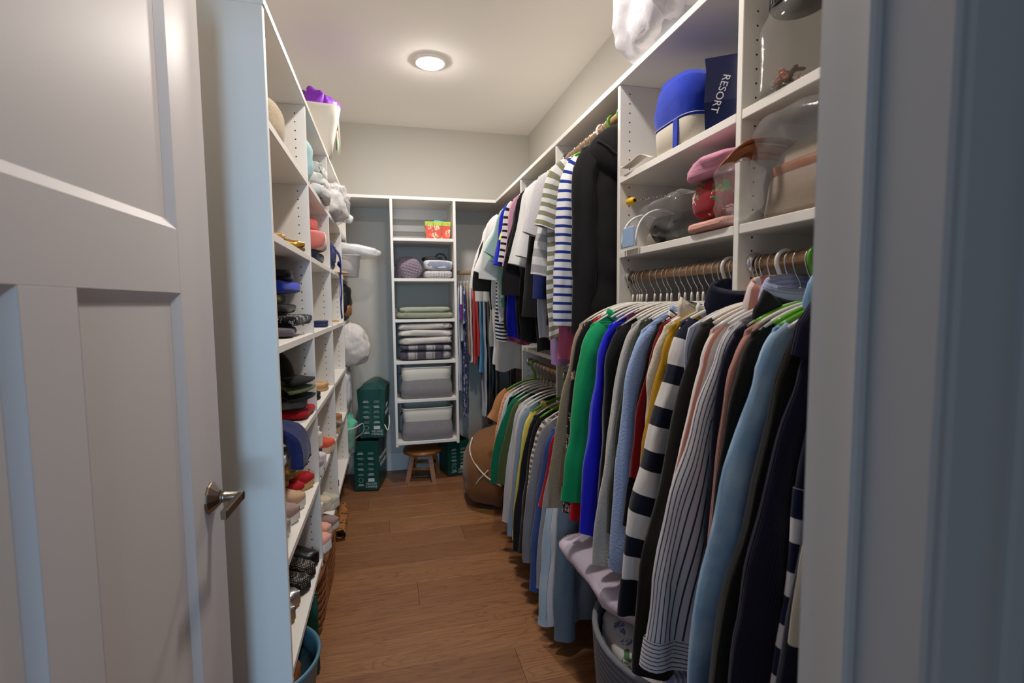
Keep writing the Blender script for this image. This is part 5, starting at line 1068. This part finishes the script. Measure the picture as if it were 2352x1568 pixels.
# ---------------------------------------------------------------- settling: cloth pressed between its neighbours, soft things inside what holds them
import numpy as np
bpy.context.view_layer.update()
def meshes_of(root): return [o for o in [root]+list(root.children_recursive) if o.type == 'MESH']
def wverts(o):
    a = np.empty(len(o.data.vertices)*3); o.data.vertices.foreach_get('co', a); a = a.reshape(-1, 3)
    M = np.array(o.matrix_world); return a@M[:3, :3].T+M[:3, 3]
def put(o, w):
    M = np.array(o.matrix_world.inverted()); a = w@M[:3, :3].T+M[:3, 3]; o.data.vertices.foreach_set('co', a.ravel()); o.data.update()
CELL = .02
def grow(g, n=1):
    for _ in range(n):
        h = g.copy(); h[1:] |= g[:-1]; h[:-1] |= g[1:]; k = h.copy(); k[:, 1:] |= h[:, :-1]; k[:, :-1] |= h[:, 1:]; g = k
    return g
def press_row(row, panels):
    """each garment is squeezed into its own slot along the rod wherever a neighbour hangs beside it"""
    it = HUNG[row]; rz = it[0][2]; tv = np.array((math.cos(rz), math.sin(rz), 0)); nv = np.array((-math.sin(rz), math.cos(rz), 0)); E = []
    for kind, t, _, w in it:
        ms = meshes_of(t); V = [wverts(o) for o in ms]; c = float(np.dot(np.array(t.location), nv)); P_ = np.vstack(V)
        E.append(dict(kind=kind, t=t, ms=ms, V=V, c=c, w=w, P=P_))
    T0 = min((e['P']@tv).min() for e in E)-.2; Z0 = min(e['P'][:, 2].min() for e in E)-.2
    nt = int((max((e['P']@tv).max() for e in E)+.2-T0)/CELL)+2; nz_ = int((max(e['P'][:, 2].max() for e in E)+.2-Z0)/CELL)+2
    cell = lambda p: (((p@tv-T0)/CELL).astype(int), ((p[:, 2]-Z0)/CELL).astype(int))
    for e in E: g = np.zeros((nt, nz_), bool); i, j = cell(e['P']); g[i, j] = True; e['g'] = [grow(g, 2)]
    for e in E:
        for _ in range(6): e['g'].append(grow(e['g'][-1]))
    for n, e in enumerate(E):
        if e['kind'] != 'garment': continue
        hi = np.full((nt, nz_), 9.); lo = np.full((nt, nz_), -9.)
        for q in E:
            if q is e or abs(q['c']-e['c']) > .16 or abs(q['c']-e['c']) < 1e-5: continue
            d = q['c']-e['c']
            if q['kind'] == 'hanger':
                lim = d-math.copysign(.0062, d)
                lim = math.copysign(max(.003, abs(lim)), d)
            else: lim = d*e['w']/(e['w']+q['w']); lim -= math.copysign(.0012, lim)
            for r, g in enumerate(q['g']):
                m = g if r == 0 else g & ~q['g'][r-1]
                if d > 0: hi[m] = np.minimum(hi[m], lim+.008*r)
                else: lo[m] = np.maximum(lo[m], lim-.008*r)
        for o, V in zip(e['ms'], e['V']):
            i, j = cell(V); y = V@nv-e['c']; H_ = hi[i, j]; L_ = lo[i, j]
            for py, z0, z1, xm in panels:
                m = (V[:, 0] > xm) & (V[:, 2] > z0) & (V[:, 2] < z1); d = py-e['c']
                if d > 0: H_ = np.where(m, np.minimum(H_, d-T/2-.0015), H_)
                else: L_ = np.where(m, np.maximum(L_, d+T/2+.0015), L_)
            def soft(v, h): s_ = .55*h; return np.where(v > s_, s_+(h-s_)*(1-np.exp(-(v-s_)/np.maximum(h-s_, 1e-5))), v)
            yn = np.where(y > 0, soft(y, np.maximum(H_, .0015)), -soft(-y, np.maximum(-L_, .0015)))
            tt = V@tv; drop = np.clip((e['t'].location.z-.30-V[:, 2])/.25, 0, 1)
            wave = drop*.007*(np.sin(tt*47+V[:, 2]*2.)+.5*np.sin(tt*83+1.3-V[:, 2]*3.))
            near = max([0.]+[1-min(1., max(0., (abs(py-e['c'])-.02)/.26)) for py, z0, z1, xm in panels if z0 < e['t'].location.z-.3])
            W_ = V+np.outer(yn-y+wave*(1-near), nv); W_[:, 0] = np.clip(W_[:, 0], XB+.002 if abs(rz) > 1 else -9, XRW-.002); W_[:, 1] = np.minimum(W_[:, 1], YB-.002); put(o, W_)
XP_ = XR-.02
press_row('the near rod', [(R1, .78, 3, XP_), (R2, 1.37, 3, XP_)])
press_row('the upper rod', [(R1, .78, 3, XP_), (Q2, .78, 3, XP_), (Q3, .78, 3, XP_)])
press_row('the lower rod', [(R1, .78, 3, XP_), (Q2, .78, 3, XP_), (Q3, .78, 3, XP_)])
press_row('the back wall rod', [])
def box_in(root, x0, x1, y0, y1, z0, z1, free):
    """keep a soft thing between the boards around it; free(x) is where it sticks out of the bay"""
    for o in meshes_of(root):
        V = wverts(o); m = ~free(V[:, 0]); W_ = V.copy()
        W_[:, 0] = np.clip(V[:, 0], x0, x1); W_[m, 1] = np.clip(V[m, 1], y0, y1); W_[m, 2] = np.clip(V[m, 2], z0, z1)
        if abs(W_-V).max() > 1e-6: put(o, W_)
never = lambda x: np.zeros(len(x), bool)
for o in [o for o in C.objects if o.parent is None and o.type in ('MESH', 'EMPTY') and o.get('category') and o.get('category') not in ('shelving', 'shelf', 'hanger', 'light', 'rod', 'coin')]:
    p = o.matrix_world.translation
    if XLW < p.x < XL+.06 and SZ[-1]-.01 < p.z < ZT-.03 and LY[0] < p.y < LY[-1]:
        b = max(k for k in range(4) if LY[k] <= p.y); zf = max(z for z in SZ if z <= p.z+.004); top = min([z for z in SZ if z > zf+.01]+[ZT])-UT
        box_in(o, XLW+.002, 9, LY[b]+T/2+.001, LY[b+1]-T/2-.001, zf+.0006, top-.001, lambda x: x > XL+.012)
    elif XA < p.x < XB and p.y > YT and SZ[-1]-.01 < p.z < ZT:
        zf = max(z for z in SZ if z <= p.z+.004); top = min([z for z in SZ if z > zf+.01]+[ZT])-UT
        box_in(o, XA+T+.001, XB-T-.001, YT-.01, YB-.018, zf+.0006, top-.001, never)
    elif XR-.06 < p.x < XRW and RA < p.y < R1 and 1.53 < p.z < ZT-.03:
        y0, y1 = (R2, R1) if p.y > R2 else (RA+.03, R2); zf = 1.796 if p.z > 1.79 else 1.535; top = ZT-UT if zf > 1.7 else 1.796-UT
        box_in(o, .6, XRW-.002, y0+T/2+.001, y1-T/2-.001, zf+.0006, top-.001, lambda x: x < XR-.005)
def ring_in(root, c, prof, z0, z1=9., sy=1.):
    """keep a filling inside a round container; prof = (height, inner radius) pairs"""
    zs, rs = zip(*prof)
    for o in meshes_of(root):
        V = wverts(o); dx = V[:, 0]-c[0]; dy = (V[:, 1]-c[1])/sy; r = np.hypot(dx, dy); lim = np.interp(V[:, 2], zs, rs); k = np.where((V[:, 2] < zs[-1]) & (r > lim), lim/np.maximum(r, 1e-6), 1.)
        W_ = np.stack((c[0]+dx*k, c[1]+dy*k*sy, np.clip(V[:, 2], z0, z1)), 1); put(o, W_)
find = lambda lab: next(o for o in C.objects if o.get('label') == lab)
ring_in(find('crumpled floral duvet heaped in the laundry basket'), (.815, 1.19), ((0, .228), (.43, .256)), .02, .452, 1.04)
ring_in(find('crumpled mint green cloth stuffed in the clear bucket'), (-.335, 3.58), ((z6, .066), (z6+.20, .087)), z6+.006)
ring_in(find('crumpled rust brown leather stuffed in the teal tub'), (-.435, 1.60), ((.0, .142), (.19, .168), (.26, .176)), .018)
for lab in ('clear plastic wrapped pillow in the far bay',):
    for o in meshes_of(find(lab)): V = wverts(o); k = np.maximum(V[:, 0]+.32, 0); V[:, 0] = np.where(k > 0, -.32+.066*(1-np.exp(-k/.066)), V[:, 0]); put(o, V)
#== END ==#
